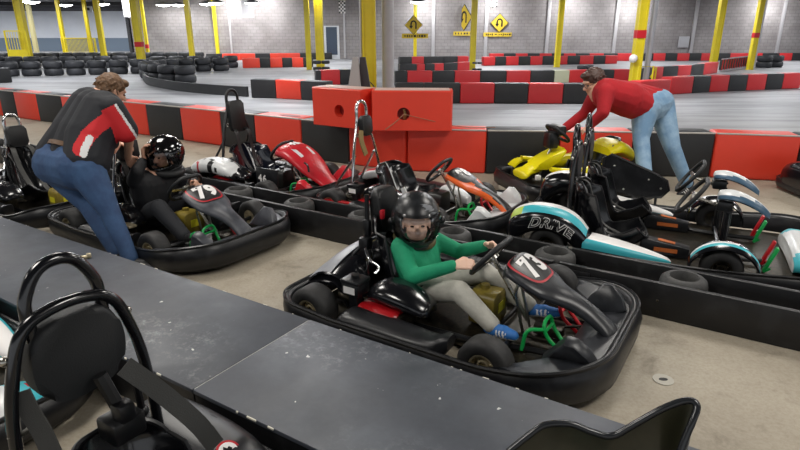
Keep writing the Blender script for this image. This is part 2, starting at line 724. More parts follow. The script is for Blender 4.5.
def add_fairing(root, m, number, panel=True, red_ring=True, num_mat=None, tab=FAIR, sub_mats=None, paint=None, num_size=.175, pm=None, xc=.44):
    d = dense(tab, 5)
    b = MB()
    b.loft([ringx(x, 0, z, hy, hz, 2.8, 28, crown=.022) for x, z, hy, hz in d])
    f = b.build('front_fairing', [m] + (sub_mats or []), root, 45)
    if paint:
        for p in f.data.polygons:
            p.material_index = paint(p.center)

    def top(x, y, up=.003):
        z, hy, hz = interp(d, x)
        # vertical height of the crowned top
        c = min(1, abs(y) / hy)
        s_ = (1 - c ** 2.8) ** (1 / 2.8)
        return V((x, y, z + hz * s_ - .022 * (y / hy) ** 2 + up))

    def disc(sc, up, lx=.115, ly=.138):
        t = MB()
        rings = []
        for q in range(8):
            f_ = (q + .02) / 7.0
            ring = []
            for k in range(36):
                a = 2 * PI * k / 36
                c, s_ = math.cos(a), math.sin(a)
                e = 2 / 3.2
                px = math.copysign(abs(c) ** e, c) * lx * sc * f_
                py = math.copysign(abs(s_) ** e, s_) * ly * sc * f_ * (1 - .10 * px / lx)
                ring.append(top(xc + px, py, up))
            rings.append(ring)
        t.loft(rings, True, True)
        return t
    if panel:
        disc(1.0, .003).build('number_panel', pm or M['decal_black'], f, 60)
        if red_ring:
            disc(.95, .0042).build('panel_border', M['decal_red'], f, 60)
            disc(.865, .0054).build('panel_face', M['decal_black'], f, 60)
    adv = num_size * .60
    for q, ch in enumerate(number):
        ox = (q - (len(number) - 1) / 2) * adv
        text_obj('digit', ch, num_size, lambda tx, ty: top(xc + .01 - ty * .95, tx + ox, .0085), num_mat or M['decal_white'], f, bold=.009, shear=.12)
    return f


def add_nose(root, m, lf=.93, w=.56, fins=True, xr=.72, mf=None):
    b = MB()
    rings = []
    N = 28
    for i in range(N + 1):
        y = -w + 2 * w * i / N
        a = abs(y)
        xf = lf if a < w - .38 else lf - .38 + math.sqrt(max(0, .38 ** 2 - (a - (w - .38)) ** 2))
        xf = max(xf, .60)
        rr_ = xr if a < .3 else xr - (a - .3) / (w - .3) * .26
        xm = .5 * (xf + rr_)
        rings.append([(rr_, y, .06), (rr_, y, .145), (rr_ + .02, y, .165), (xm, y, .185), (xf, y, .212 - .03 * a / w), (xf, y, .06)])
    b.loft(rings)
    o = b.build('nose_deck', m, root, 35)
    if fins:
        for s in (-1, 1):
            b = MB()
            out = [(.64, .165), (.71, .26), (.76, .335), (.81, .335), (.87, .28), (.905, .21), (.87, .18)]
            mx = Matrix.Translation((0, s * .23, -.01)) @ Matrix.Rotation(R(s * -22), 4, 'X') @ Matrix.Translation((0, .012, 0)) @ Matrix.Rotation(PI / 2, 4, 'X')
            b.prism(out, .075, mx, bev=.016)
            # swept shoulder that carries the fin out to the rim
            b.build('fin', mf or m, o, 40)
    return o


def add_sidepod(root, s, m, x0=-.43, x1=.24, y=.5, z=.175, hy=.095, name='side_pod', paint=None, sub=None, tab=None):
    tab = tab or [(x0, .12, hy * .75, .04), (x0 + .04, .135, hy, .065), (-.2, .13, hy, .07), (.0, .125, hy * .95, .066), (x1 - .10, .125, hy * .8, .065), (x1 - .04, .16, hy * .65, .06), (x1, .19, hy * .45, .035)]
    b = MB()
    b.loft([ringx(x, s * y, zz, a, c, 3.6, 28) for x, zz, a, c in dense(tab, 4)])
    o = b.build(name, [m] + (sub or []), root, 45)
    if paint:
        for p in o.data.polygons:
            p.material_index = paint(p.center)
    return o


def add_engine(root, cover_m, red=True, decal=True):
    b = MB()
    b.box((-.26, -.36, .125), (.30, .2, .13), bev=.02)
    for k in range(6):
        b.box((-.26 + .03 * (k - 2.5), -.465, .13), (.012, .02, .1), bev=.003)
    e = b.build('engine', M['dark_metal'], root)
    b = MB()
    b.loft([ringx(-.26 + dx, -.40, .165, .095 * f, .05 * f, 3, 20) for dx, f in ((-.13, .7), (-.11, .95), (0, 1.05), (.11, .95), (.13, .7))])
    b.build('red_shroud', M['red_engine'] if red else M['dark_metal'], e)
    b = MB()
    b.box((-.43, -.42, .285), (.12, .115, .075), bev=.012)
    b.box((-.43, -.42, .33), (.13, .125, .025), bev=.01)
    b.tube([(-.43, -.42, .345), (-.43, -.42, .36)], .022, 12)
    b.box((-.43, -.42, .2), (.06, .06, .13), bev=.01)
    a = b.build('air_filter_box', M['satin'], e)
    if decal:
        b = MB()
        b.box((-.43, -.482, .285), (.075, .004, .04))
        b.build('label', M['decal_white'], e)
    b = MB()
    tab = [(-.36, .26, .04, .015), (-.35, .265, .09, .03), (-.28, .285, .115, .05), (-.18, .28, .12, .055), (-.08, .26, .11, .05), (0, .235, .085, .03), (.02, .225, .05, .015)]
    b.loft([ringx(x, -.33, z, hy, hz, 2.6, 24, crown=.02) for x, z, hy, hz in dense(tab, 4)])
    b.build('engine_cover', cover_m, e, 45)
    b = MB()
    b.tube([(-.47, -.36, .16), (-.55, -.4, .2), (-.6, -.3, .2)], .022, 10, smooth=5)
    b.build('exhaust', M['dark_metal'], e)
    return e


def add_cowl(root, m, edge=None):
    b = MB()
    rings = []
    N = 24
    for i in range(N + 1):
        y = -.41 + .84 * i / N
        k = 1 - abs((y - .08) / .55) ** 2.4
        h = .22 + .15 * max(0, k)
        pr = [(-.87, .13), (-.855, .17), (-.80, .13 + (h - .13) * .72), (-.70, h), (-.60, h + .01), (-.53, h - .03), (-.50, h - .1), (-.49, .14)]
        inn = [(x + (-.012 if x > -.6 else .016), max(.13, z - .018)) for x, z in pr[::-1]]
        rings.append([(x, y, z) for x, z in pr + inn])
    b.loft(rings)
    o = b.build('rear_cowl', m, root, 50)
    if edge:  # reflection on the glossy rear slope, painted as a silver-grey strip
        b = MB()
        rows = []
        for i in range(1, 20):
            y = -.41 + .84 * i / N
            k = 1 - abs((y - .08) / .55) ** 2.4
            h = .22 + .15 * max(0, k)
            rows.append([(-.815, y, .13 + (h - .13) * .66 + .010), (-.77, y, .13 + (h - .13) * .84 + .012), (-.72, y, h - .006 + .012), (-.66, y, h + .014)])
        b.grid(rows, .004)
        b.build('rear_sheen_strip', edge, o)
    # quarter fender in front of the near wheel
    for s in (-1, 1):
        b = MB()
        rows = []
        for q in range(13):
            a = R(10 + 140 * q / 12)
            rr_ = .185
            rows.append([(-.64 + rr_ * math.cos(a), s * (.40 - .02 * j) if j < 4 else s * .30, .13 + rr_ * math.sin(a) - .012 * j) for j in range(5)])
        b.grid(rows, .012)
        b.build('wheel_fender', m, root, 50)
    return o


def add_chassis(root, lf=.9, w=.3):
    b = MB()
    b.box((.2, 0, .05), (1.25, .62, .012), bev=.004)
    o = b.build('floor_tray', M['dark_metal'], root)
    b = MB()
    for s in (-1, 1):
        b.tube([(-.75, s * .27, .085), (-.2, s * .3, .085), (.3, s * .28, .085), (.5, s * .22, .085), (.82, s * .2, .1)], .016, 8, smooth=4)
        b.tube([(.43, s * .22, .11), (.43, s * .5, .13)], .016, 8)
        b.tube([(-.35, s * .3, .085), (-.3, s * .5, .1), (.1, s * .5, .1), (.15, s * .3, .085)], .012, 8, smooth=4)
    b.tube([(-.75, -.27, .085), (-.75, .27, .085)], .016, 8)
    b.tube([(.3, -.28, .085), (.3, .28, .085)], .014, 8)
    b.build('frame_tubes', M['satin'], root)
    b = MB()
    b.tube([(-.66, -.52, .14), (-.66, .52, .14)], .018, 10)
    b.lathe([(.03, .16), (.085, .16), (.085, .172), (.03, .172)], Matrix.Translation((-.66, 0, .14)) @ Matrix.Rotation(PI / 2, 4, 'X'), 24)
    b.build('rear_axle', M['steel'], root)
    return o


def add_pedals(root, y=0.0, spread=.13, xf=.62):
    for s, m, nm in ((-1, M['green_tube'], 'throttle_pedal'), (1, M['red_tube'], 'brake_pedal')):
        yy = y + s * spread
        b = MB()
        b.tube([(xf + .1, yy - .03, .07), (xf, yy - .04, .15), (xf - .03, yy - .04, .22), (xf - .03, yy + .05, .235), (xf, yy + .06, .16), (xf + .1, yy + .03, .07)], .0105, 8, smooth=4)
        b.tube([(xf - .02, yy - .04, .19), (xf - .015, yy + .055, .195)], .009, 8)
        if s < 0:
            b.tube([(xf - .03, yy - .05, .2), (xf - .1, yy - .09, .19), (xf - .12, yy - .1, .08)], .0105, 8, smooth=4)
        b.build(nm, m, root)
    b = MB()
    b.box((xf - .06, y + .02, .1), (.16, .07, .06), bev=.012)
    b.tube([(xf - .06, y, .12), (xf + .1, y + spread, .12)], .008, 6)
    b.tube([(xf - .2, y - .1, .09), (xf + .1, y - .05, .09), (xf + .08, y + .15, .1)], .009, 6, smooth=4)
    b.build('brake_cylinder', M['dark_metal'], root)


def add_tank(root, x=.2, y=0, m=None):
    plain = m is not None
    b = MB()
    b.loft([ringx(x + dx, y, .165, .1 * f, .105 * f, 4.5, 24) for dx, f in ((-.085, .8), (-.075, .96), (-.03, 1), (.03, 1), (.075, .96), (.085, .8))])
    b.tube([(x - .02, y, .26), (x - .02, y, .29)], [.03, .026], 14)
    t = b.build('fuel_tank', m or M['tank'], root, 45)
    if plain:
        return
    b = MB()
    b.box((x, y - .103, .17), (.08, .003, .05))
    b.build('sticker', M['tank_label'], t)
    b = MB()
    b.box((x + .086, y, .18), (.003, .09, .06))
    b.build('sticker', M['tank_label'], t)


def add_hoop(root, y=0, xb=-.5, m=None, top=1.05, wid=.085, padm=None, padz=None, low_w=.2, padw=.095, shoulder=False, rad=.0155, padh=.2):
    m = m or M['satin']
    zt = top
    b = MB()
    arch = [(-.02 + xb, -low_w, .14), (xb - .01, -low_w * .9, .35), (xb - .035, -(low_w * .45 + wid * .6), zt - .42), (xb - .055, -wid * 1.02, zt - .2), (xb - .062, -wid * .92, zt - .075), (xb - .066, -wid * .6, zt - .018), (xb - .067, 0, zt)]
    pts = arch + [(x, -yy, z) for x, yy, z in arch[-2::-1]]
    b.tube([(x, y + yy, z) for x, yy, z in pts], rad, 10, smooth=6)
    b.tube([(xb - .055, y - wid, zt - .22), (xb - .055, y + wid, zt - .22)], rad * .8, 8)
    for s in (-1, 1):
        b.tube([(xb - .03, y + s * low_w * .62, zt - .5), (xb - .28, y + s * low_w * .9, .16)], rad * .85, 8)
    h = b.build('roll_hoop', m, root, 60)
    pz = padz or zt - .23
    b = MB()
    o2 = rrect(padw * 2, padh, .035)
    mx = Matrix.Translation((xb - .045, y, pz)) @ Matrix.Rotation(R(-5), 4, 'Y') @ Matrix(((0, 0, 1, 0), (1, 0, 0, 0), (0, 1, 0, 0), (0, 0, 0, 1)))
    b.prism(o2, .06, mx, bev=.018)
    b.build('headrest_pad', padm or M['vinyl'], root, 45)
    for s in (-1, 1):
        b = MB()
        b.tube([(xb - .04, y + s * padw, pz - .07), (xb - .05, y + s * (padw + .025), pz - .085), (xb - .03, y + s * (padw + .01), pz - .1)], .008, 6, smooth=3)
        b.build('bracket', M['steel'], root)
    return h


def add_belts(root, y=0, xb=-.5, z0=.62, m=None, wide=.045):
    for s in (-1, 1):
        b = MB()
        b.strap([(xb - .02, y + s * .06, z0), (xb + .06, y + s * .085, z0 - .04), (xb + .11, y + s * .085, .42), (xb + .2, y + s * .06, .24), (xb + .34, y + s * .05, .17)], wide, .005, (0, 1, 0))
        b.build('seat_belt', m or M['strap'], root)


def kart_root(name, s, t, label, cat='kart', rz=None, group=None, loc=None):
    p = loc if loc is not None else lane(s, t)
    return empty(name, p, LANE if rz is None else rz, label, cat, group)


def petrol_kart(root, body, number, hoop=None, pod_r=None, pod_l=None, fairm=None, nosem=None, coverm=None, W=.585, LF=.95, LR=-.95,
                seatm=None, fair_kw=None, pedals=True, cowl=True, cowl_sheen=None, stripe=None, rim='alu', bump_m=None, red_engine=True, zf=.235, front=True, wy=.49, py=.5, sx=-.25, sw=.185, sh=.52, tankm=None):
    fk = fair_kw or {}
    add_bumper(root, LF, LR, W, bump_m or M['plastic'], zf=zf)
    add_chassis(root)
    for x, y, w, nm in ((.43, -wy, .125, 'front_wheel'), (.43, wy, .125, 'front_wheel'), (-.66, -wy + .015, .15, 'rear_wheel'), (-.66, wy - .015, .15, 'rear_wheel')):
        if x > 0 and not front:
            continue
        add_wheel(root, x, y, .135, w, nm, rim)
    add_seat(root, sx, 0, sw, h=sh, m=seatm or M['gloss'], stripe=stripe)
    add_steering(root)
    if front:
        add_nose(root, nosem or M['greyplas'], lf=LF - .02, w=W - .025)
        add_fairing(root, fairm or M['greyplas'], number, **fk)
        if pedals:
            add_pedals(root)
    for s in (-1, 1):
        add_sidepod(root, s, pod_r or M['plastic'], y=py)
    add_engine(root, coverm or M['gloss'], red_engine)
    if cowl:
        add_cowl(root, M['gloss'], cowl_sheen)
    add_tank(root, m=tankm)
    # steel struts of the front fairing
    b = MB()
    b.tube([(.41, -.07, .42), (.38, -.05, .3), (.44, -.05, .07)], .009, 8)
    b.tube([(.41, .07, .42), (.38, .05, .3), (.44, .05, .07)], .009, 8)
    b.build('fairing_stay', M['steel'], root)


def electric_kart(root, seats=(0,), W=.62, LF=1.0, LR=-.98, teal=True, tophoop=1.02, ring_logo=False, guard=False, word=None, fair=True, visor_m=None, belts=True, visor_top=None, hz0=0.0, pod='white', fx=0.0):
    bw = M['plastic'] if pod == 'black' else M['gloss']
    add_bumper(root, LF, LR, W, M['plastic'], zf=.2, zs=.15, zr=.17, rf=.3)
    b = MB()
    b.box(((LF + LR) / 2, 0, .06), (LF - LR - .12, W * 1.6, .014), bev=.004)
    b.build('floor_tray', M['dark_metal'], root)
    b = MB()
    for s in (-1, 1):
        b.tube([(-.8, s * W * .5, .09), (0, s * W * .55, .09), (.5, s * W * .4, .09), (.85, s * W * .35, .1)], .017, 8, smooth=4)
    b.tube([(-.62, -W + .12, .14), (-.62, W - .12, .14)], .018, 8)
    b.tube([(.55, -W + .12, .14), (.55, W - .12, .14)], .015, 8)
    b.build('frame_tubes', M['satin'], root)
    yw = W - .115
    for x, y, w, nm in ((.55, -yw, .125, 'front_wheel'), (.55, yw, .125, 'front_wheel'), (-.62, -yw, .15, 'rear_wheel'), (-.62, yw, .15, 'rear_wheel')):
        add_wheel(root, x, y, .135, w, nm, 'dark_metal')
    for s in (-1, 1):
        # rear pod arching over the wheel
        tab = [(-.93, .20, .07, .06), (-.91, .22, .10, .11), (-.86, .26, .125, .125), (-.74, .325, .14, .10), (-.60, .335, .14, .09), (-.49, .30, .13, .10), (-.40, .235, .115, .11), (-.33, .18, .10, .085), (-.29, .16, .08, .05)]
        if pod == 'black':
            tab = [(x_, z_ - max(0, z_ - .2) * .85, hy_, hz_ * .66) for x_, z_, hy_, hz_ in tab]
        b = MB()
        b.loft([ringx(x, s * (W - .15), z, hy, hz, 3.0, 44, crown=.02) for x, z, hy, hz in dense(tab, 7)])
        d = dense(tab, 7)

        def paint(c):
            z, hy, hz = interp(d, c.x)
            h = (c.z - z) / hz
            o_ = (c.y * s - (W - .15)) / hy
            if pod == 'black':
                return 0
            if c.x < -.90 or c.x > -.34:
                return 0
            if h > .5 and o_ < .25:
                return 2 if o_ > -.45 else 0
            if h > .5 and o_ < .80:
                return 3 if c.x < -.82 else 1
            return 0
        o = b.build('rear_pod', [bw, M['decal_teal'], M['decal_white'], M['decal_lime']], root, 50)
        for p in o.data.polygons:
            p.material_index = paint(p.center)
        if word and s < 0:
            def fn(tx, ty, s=s):
                x = -.60 + tx
                z, hy, hz = interp(d, x)
                zz = z + .004 + ty
                h = max(-.98, min(.98, (zz - z) / hz))
                yy = (1 - abs(h) ** 3.0) ** (1 / 3.0) * hy
                # shear of the lettering follows the pod's top line
                return V((x, s * (W - .15 + yy + .004), zz - .02 * 1))
            text_obj('word', word, .105, fn, M['decal_white'], o, bold=.005, shear=.35)
            text_obj('word_fill', word, .105, lambda a, c: fn(a, c) + V((0, s * .003, 0)), M['decal_black'], o, bold=.0, shear=.35)
        # tapering side pod
        tab2 = [(-.36, .16, .10, .08), (-.29, .16, .11, .08), (-.1, .145, .10, .066), (.06, .13, .075, .05), (.20, .115, .04, .03), (.24, .11, .015, .012)]
        b = MB()
        d2 = dense(tab2, 6)
        b.loft([ringx(x, s * (W - .14), z, hy, hz, 3, 36) for x, z, hy, hz in d2])
        o = b.build('side_pod', [bw, M['decal_white'], M['decal_teal']], root, 50)
        for p in o.data.polygons:
            c = p.center
            z, hy, hz = interp(d2, c.x)
            o_ = (c.y * s - (W - .14)) / hy
            h = (c.z - z) / hz
            p.material_index = 0 if pod == 'black' else (1 if (h > .35 and o_ < .75) else (2 if h > .1 else 0))
        # front fender arch
        b = MB()
        rows = []
        for q in range(25):
            a = R(-2 + 176 * q / 24)
            rx, rz = .215, .185
            x = .56 + rx * math.cos(a)
            z = .135 + rz * math.sin(a)
            rows.append([(x, s * (yw - .085 + .17 * j / 6), z - .03 * (abs(j - 3) / 3) ** 3) for j in range(7)])
        b.grid(rows, .012)
        o = b.build('front_fender', [bw, M['decal_teal'], M['decal_white']], root, 60)
        for p in o.data.polygons:
            c = p.center
            o_ = (c.y * s - yw) / .085
            if c.z > .2 and .3 < o_ < .62:
                p.material_index = 1
            if c.z > .2 and -.05 < o_ < .3 and c.x < .62:
                p.material_index = 2
        if ring_logo and s > 0:
            zq, hyq, hzq = interp(d, -.395)
            cz = Matrix.Translation((-.41, W - .175, zq + hzq * .98)) @ Matrix.Rotation(R(22), 4, 'Y') @ Matrix.Rotation(R(4), 4, 'X')
            b = MB()
            b.lathe([(0, 0), (.042, 0), (.042, .003), (0, .003)], cz, 28)
            lg = b.build('round_sticker', M['decal_red'], root, 30)
            b = MB()
            b.lathe([(0, .003), (.033, .003), (.033, .0045), (0, .0045)], cz, 28)
            b.build('sticker_face', M['decal_white'], lg, 30)
            b = MB()
            b.prism([(-.022, -.004), (-.008, -.016), (.014, -.012), (.023, .004), (.008, .006), (.002, .017), (-.012, .012), (-.008, .002)], .0015, cz @ Matrix.Translation((0, 0, .0045)))
            b.build('sticker_mark', M['decal_black'], lg, 0)
    # nose
    tab = [(LF - .30, .13, W * .50, .05), (LF - .24, .16, W * .58, .06), (LF - .13, .15, W * .60, .06), (LF - .06, .13, W * .55, .05), (LF - .03, .11, W * .45, .03)]
    b = MB()
    b.loft([ringx(x, 0, z, hy, hz, 3.2, 40, crown=.03) for x, z, hy, hz in dense(tab, 6)])
    o = b.build('nose', [M['white_body'], M['red_body'], M['decal_teal'], M['decal_black']], root, 50)
    for p in o.data.polygons:
        c = p.center
        a = abs(c.y) / W
        n_ = mnoise.noise(V((c.x * 9, c.y * 5, 0)))
        p.material_index = 1 if a > .50 and c.x < LF - .16 and c.y > 0 else (2 if a > .38 + .1 * n_ else (3 if a < .12 and c.x > LF - .12 else 0))
    ws = W * 0.0
    for y in seats:
        add_seat(root, -.18, y, .175, h=.5, m=M['gloss'])
        # stalk and steering
        b = MB()
        b.box((.36 + fx, y, .3), (.05, .06, .46), bev=.01)
        b.box((.33 + fx, y, .50), (.1, .13, .07), bev=.012)
        for dy in (-.055, .055):
            for dz in (-.02, .02):
                b.sphere((.38 + fx, y + dy, .5 + dz), .009, n=8, m=5)
        b.tube([(.37 + fx, y - .04, .08), (.36 + fx, y - .04, .45)], .012, 8)
        b.tube([(.37 + fx, y + .04, .08), (.36 + fx, y + .04, .45)], .012, 8)
        b.build('steering_stalk', M['satin'], root)
        add_steering(root, .12 + fx, y, .545, .16, 54, col_to=V((.33 + fx, y, .48)))
        if fair:
            tab = [(.28, .575, .045, .010), (.295, .585, .075, .016), (.36, .590, .095, .020), (.44, .572, .09, .022), (.52, .535, .072, .022), (.58, .495, .048, .018), (.615, .465, .012, .008)]
            tab = [(q[0] + fx,) + q[1:] for q in tab]
            b = MB()
            d3 = dense(tab, 5)
            b.loft([ringx(x, y, z, hy, hz, 2.6, 32, crown=.028) for x, z, hy, hz in d3])
            o = b.build('visor_fairing', [visor_top or M['white_body'], visor_m or mat('slate_blue_decal', '#3c5a72', .35), M['satin']], root, 50)
            for p in o.data.polygons:
                c = p.center
                z, hy, hz = interp(d3, c.x)
                a = abs(c.y - y) / hy
                if p.normal.z < -.2:
                    p.material_index = 2
                elif a > .66 + (.15 if c.x < .4 + fx else 0) or (c.x > .5 + fx and a > .2):
                    p.material_index = 1
        b = MB()
        out = [(.02, .07), (.36, .07), (.36, .15), (.06, .19), (.02, .17)]
        b.prism(out, .1, Matrix.Translation((0, y + .05, 0)) @ Matrix.Rotation(PI / 2, 4, 'X'), bev=.01)
        cs = b.build('battery_console', M['plastic'], root)
        b = MB()
        b.box((.2, y - .052, .12), (.16, .003, .03))
        b.box((.2, y, .176), (.12, .05, .003), rot=Matrix.Rotation(R(7.6), 3, 'Y'))
        b.build('orange_label', M['orange_strap'], cs)
        for sg, mm, nm in ((-1, M['green_tube'], 'green_pedal'), (1, M['red_tube'], 'red_pedal')):
            b = MB()
            b.box((.66 + fx, y + sg * .075, .165), (.018, .05, .19), rot=Matrix.Rotation(R(18), 3, 'Y'), bev=.005)
            b.tube([(.67 + fx, y + sg * .075, .10), (.63 + fx, y + sg * .075, .07)], .01, 6)
            b.build(nm, mm, root)
        # roll hoop with shoulder frame
        xb = -.50
        b = MB()
        z0 = .885 + hz0
        arch = [(xb - .005, -.094, z0 - .1), (xb - .015, -.095, z0), (xb - .02, -.086, tophoop - .075), (xb - .022, -.05, tophoop - .018), (xb - .022, 0, tophoop)]
        pts = arch + [(a, -c, e) for a, c, e in arch[-2::-1]]
        b.tube([(a, y + c, e) for a, c, e in pts], .0165, 10, smooth=6)
        fr = [(xb + .0, -.20, .12), (xb, -.2, .4), (xb, -.185, .62 + hz0), (xb, -.145, .80 + hz0), (xb, -.105, .865 + hz0), (xb, -.05, .885 + hz0), (xb, 0, .89 + hz0)]
        pts = fr + [(a, -c, e) for a, c, e in fr[-2::-1]]
        b.tube([(a, y + c, e) for a, c, e in pts], .0165, 10, smooth=6)
        b.build('roll_hoop', M['gloss'], root, 60)
        b = MB()
        po = [(.0, .125), (.065, .12), (.105, .09), (.122, .04), (.124, -.02), (.108, -.07), (.075, -.10), (.035, -.112)]
        po = po + [(-a, c) for a, c in po[:0:-1]]
        po = [(p.x, p.y) for p in spline([V((a, c, 0)) for a, c in po], 3, True)]
        mx = Matrix.Translation((xb - .035, y, .735 + hz0)) @ Matrix(((0, 0, 1, 0), (1, 0, 0, 0), (0, 1, 0, 0), (0, 0, 0, 1)))
        b.prism(po, .06, mx, bev=.016)
        b.build('headrest_pad', M['softpad'], root, 45)
        for s in (-1, 1):
            b = MB()
            b.tube([(xb, y + s * .13, .6 + hz0), (xb, y + s * .17, .585 + hz0), (xb, y + s * .2, .6 + hz0)], .008, 6, smooth=3)
            b.build('bracket', M['steel'], root)
            b = MB()
            b.sphere((xb - .015, y + s * .165, .79 + hz0), .014, n=10, m=6)
            b.build('bolt', M['steel'], root)
        if belts:
            add_belts(root, y, xb + .03, .6 + hz0)
    if guard:
        b = MB()
        out = [(-.40, .30), (-.40, .56), (-.34, .60), (.04, .46), (.15, .40), (.175, .32), (.12, .25), (-.1, .23)]
        mx = Matrix.Translation((0, W - .06, 0)) @ Matrix.Rotation(PI / 2, 4, 'X')
        b.prism(out, .012, mx)
        g = b.build('side_guard_panel', M['plastic'], root)
        b = MB()
        b.tube([(a, W - .066, c) for a, c in out], .014, 8, True)
        b.tube([(-.38, W - .066, .28), (-.38, W - .066, .08)], .012, 8)
        b.tube([(.08, W - .066, .25), (.08, W - .066, .08)], .012, 8)
        b.build('guard_tube', M['satin'], g)
        b = MB()
        for a, c in ((-.3, .5), (0, .4), (.11, .33), (-.2, .29), (-.36, .4)):
            b.sphere((a, W - .074, c), .01, n=8, m=5)
        b.build('bolt', M['steel'], g)
# ------------------------------------------------------------------ setting: floors, walls, ceiling
def node_mat(name):
    m = bpy.data.materials.new(name)
    m.use_nodes = True
    nt = m.node_tree
    return m, nt, nt.nodes['Principled BSDF']


def noise(nt, vec, scale, detail=6, rough=.6, dist=0.0):
    n = nt.nodes.new('ShaderNodeTexNoise')
    n.inputs['Scale'].default_value = scale
    n.inputs['Detail'].default_value = detail
    n.inputs['Roughness'].default_value = rough
    n.inputs['Distortion'].default_value = dist
    nt.links.new(vec, n.inputs['Vector'])
    return n.outputs['Fac']


def ramp(nt, fac, stops):
    r = nt.nodes.new('ShaderNodeValToRGB')
    while len(r.color_ramp.elements) < len(stops):
        r.color_ramp.elements.new(.5)
    for e, (p, c) in zip(r.color_ramp.elements, stops):
        e.position = p
        e.color = (lin(c) if isinstance(c, str) else [c] * 3) + [1]
    nt.links.new(fac, r.inputs['Fac'])
    return r.outputs['Color']


def mixc(nt, fac, a, b, mode='MIX'):
    x = nt.nodes.new('ShaderNodeMix')
    x.data_type = 'RGBA'
    x.blend_type = mode
    if isinstance(fac, (int, float)):
        x.inputs['Factor'].default_value = fac
    else:
        nt.links.new(fac, x.inputs['Factor'])
    for s, v in (('A', a), ('B', b)):
        if isinstance(v, str):
            x.inputs[s].default_value = lin(v) + [1]
        else:
            nt.links.new(v, x.inputs[s])
    return x.outputs['Result']


def objvec(nt, scale=(1, 1, 1)):
    tc = nt.nodes.new('ShaderNodeTexCoord')
    mp = nt.nodes.new('ShaderNodeMapping')
    mp.inputs['Scale'].default_value = scale
    nt.links.new(tc.outputs['Object'], mp.inputs['Vector'])
    return mp.outputs['Vector']


def pit_floor_mat():
    m, nt, b = node_mat('stained_concrete')
    v = objvec(nt)
    base = ramp(nt, noise(nt, v, .9, 5, .5), [(.3, '#8d8475'), (.5, '#a39a8a'), (.7, '#b3ab9b')])
    dark = ramp(nt, noise(nt, v, 3.2, 7, .7, .4), [(.30, '#8f877c'), (.46, '#ffffff')])
    c = mixc(nt, .55, base, dark, 'MULTIPLY')
    sp = ramp(nt, noise(nt, v, 60, 3, .7), [(.3, '#d5cfc6'), (.6, '#ffffff')])
    c = mixc(nt, .5, c, sp, 'MULTIPLY')
    nt.links.new(c, b.inputs['Base Color'])
    b.inputs['Roughness'].default_value = .62
    return m


def track_floor_mat():
    m, nt, b = node_mat('sealed_track_concrete')
    v = objvec(nt, (.5, 1, 1))
    c = ramp(nt, noise(nt, v, .35, 7, .6), [(.3, '#8b8b8d'), (.5, '#9b9b9d'), (.7, '#a7a7a8')])
    d = ramp(nt, noise(nt, objvec(nt, (.25, 1.6, 1)), 1.1, 6, .7), [(.36, '#8c8c90'), (.55, '#ffffff')])
    c = mixc(nt, .6, c, d, 'MULTIPLY')
    nt.links.new(c, b.inputs['Base Color'])
    b.inputs['Roughness'].default_value = .5
    return m


def block_mat():
    m, nt, b = node_mat('grey_painted_block_wall')
    tc = nt.nodes.new('ShaderNodeTexCoord')
    sx = nt.nodes.new('ShaderNodeSeparateXYZ')
    nt.links.new(tc.outputs['Object'], sx.inputs[0])
    cb = nt.nodes.new('ShaderNodeCombineXYZ')
    nt.links.new(sx.outputs['X'], cb.inputs[0])
    nt.links.new(sx.outputs['Z'], cb.inputs[1])
    br = nt.nodes.new('ShaderNodeTexBrick')
    br.inputs['Scale'].default_value = 1
    br.inputs['Brick Width'].default_value = .42
    br.inputs['Row Height'].default_value = .205
    br.inputs['Mortar Size'].default_value = .014
    br.inputs['Color1'].default_value = lin('#938e8e') + [1]
    br.inputs['Color2'].default_value = lin('#9b9796') + [1]
    br.inputs['Mortar'].default_value = lin('#837e7f') + [1]
    nt.links.new(cb.outputs[0], br.inputs['Vector'])
    n = ramp(nt, noise(nt, tc.outputs['Object'], .6, 6, .65), [(.3, '#b9b5b5'), (.65, '#ffffff')])
    c = mixc(nt, .7, br.outputs['Color'], n, 'MULTIPLY')
    nt.links.new(c, b.inputs['Base Color'])
    b.inputs['Roughness'].default_value = .7
    return m


def deck_mat():
    m, nt, b = node_mat('worn_black_deck_paint')
    v = objvec(nt)
    c = ramp(nt, noise(nt, v, 2.2, 8, .65), [(.3, '#33363d'), (.55, '#444850'), (.75, '#555a62')])
    # pale scuffed patches
    p = ramp(nt, noise(nt, v, 1.3, 3, .5), [(.54, 0.0), (.66, 1.0)])
    q = ramp(nt, noise(nt, v, 26, 6, .75), [(.5, 0.0), (.68, .55)])
    f = mixc(nt, 1.0, p, q, 'MULTIPLY')
    c = mixc(nt, f, c, '#9a9ca0')
    # chips down to the white undercoat
    ch = ramp(nt, noise(nt, v, 21, 2, .5), [(.745, 0.0), (.76, 1.0)])
    c = mixc(nt, ch, c, '#cfcfca')
    nt.links.new(c, b.inputs['Base Color'])
    r = ramp(nt, noise(nt, v, 4, 6, .7), [(.3, .40), (.7, .56)])
    nt.links.new(r, b.inputs['Roughness'])
    b.inputs['Specular IOR Level'].default_value = .55
    return m


def plank_mat():
    return mat('black_painted_plank', '#141416', .42, var=.6, var_hex='#333436', scale=7, lo=.5, hi=.8, rvar=.2, bump=.1, bscale=40)


def flat(name, pts, m, z=0.0, kind='structure'):
    b = MB()
    b.bm.faces.new([b.bm.verts.new((p[0], p[1], z)) for p in pts])
    o = b.build(name, m, None, 0)
    o['kind'] = kind
    return o


WALL_Y = 40.0
CEIL = 3.75
# front row of barriers: floor line in the picture, turned into points on the floor
FL = [(-90, 103.6), (0, 116), (180, 140.4), (351, 165.5), (405, 171.8), (490, 174.6), (693, 177.6), (800, 183.0), (880, 187), (1100, 198)]


def fl_y(x):
    return interp([(a, b) for a, b in FL], x)[0]


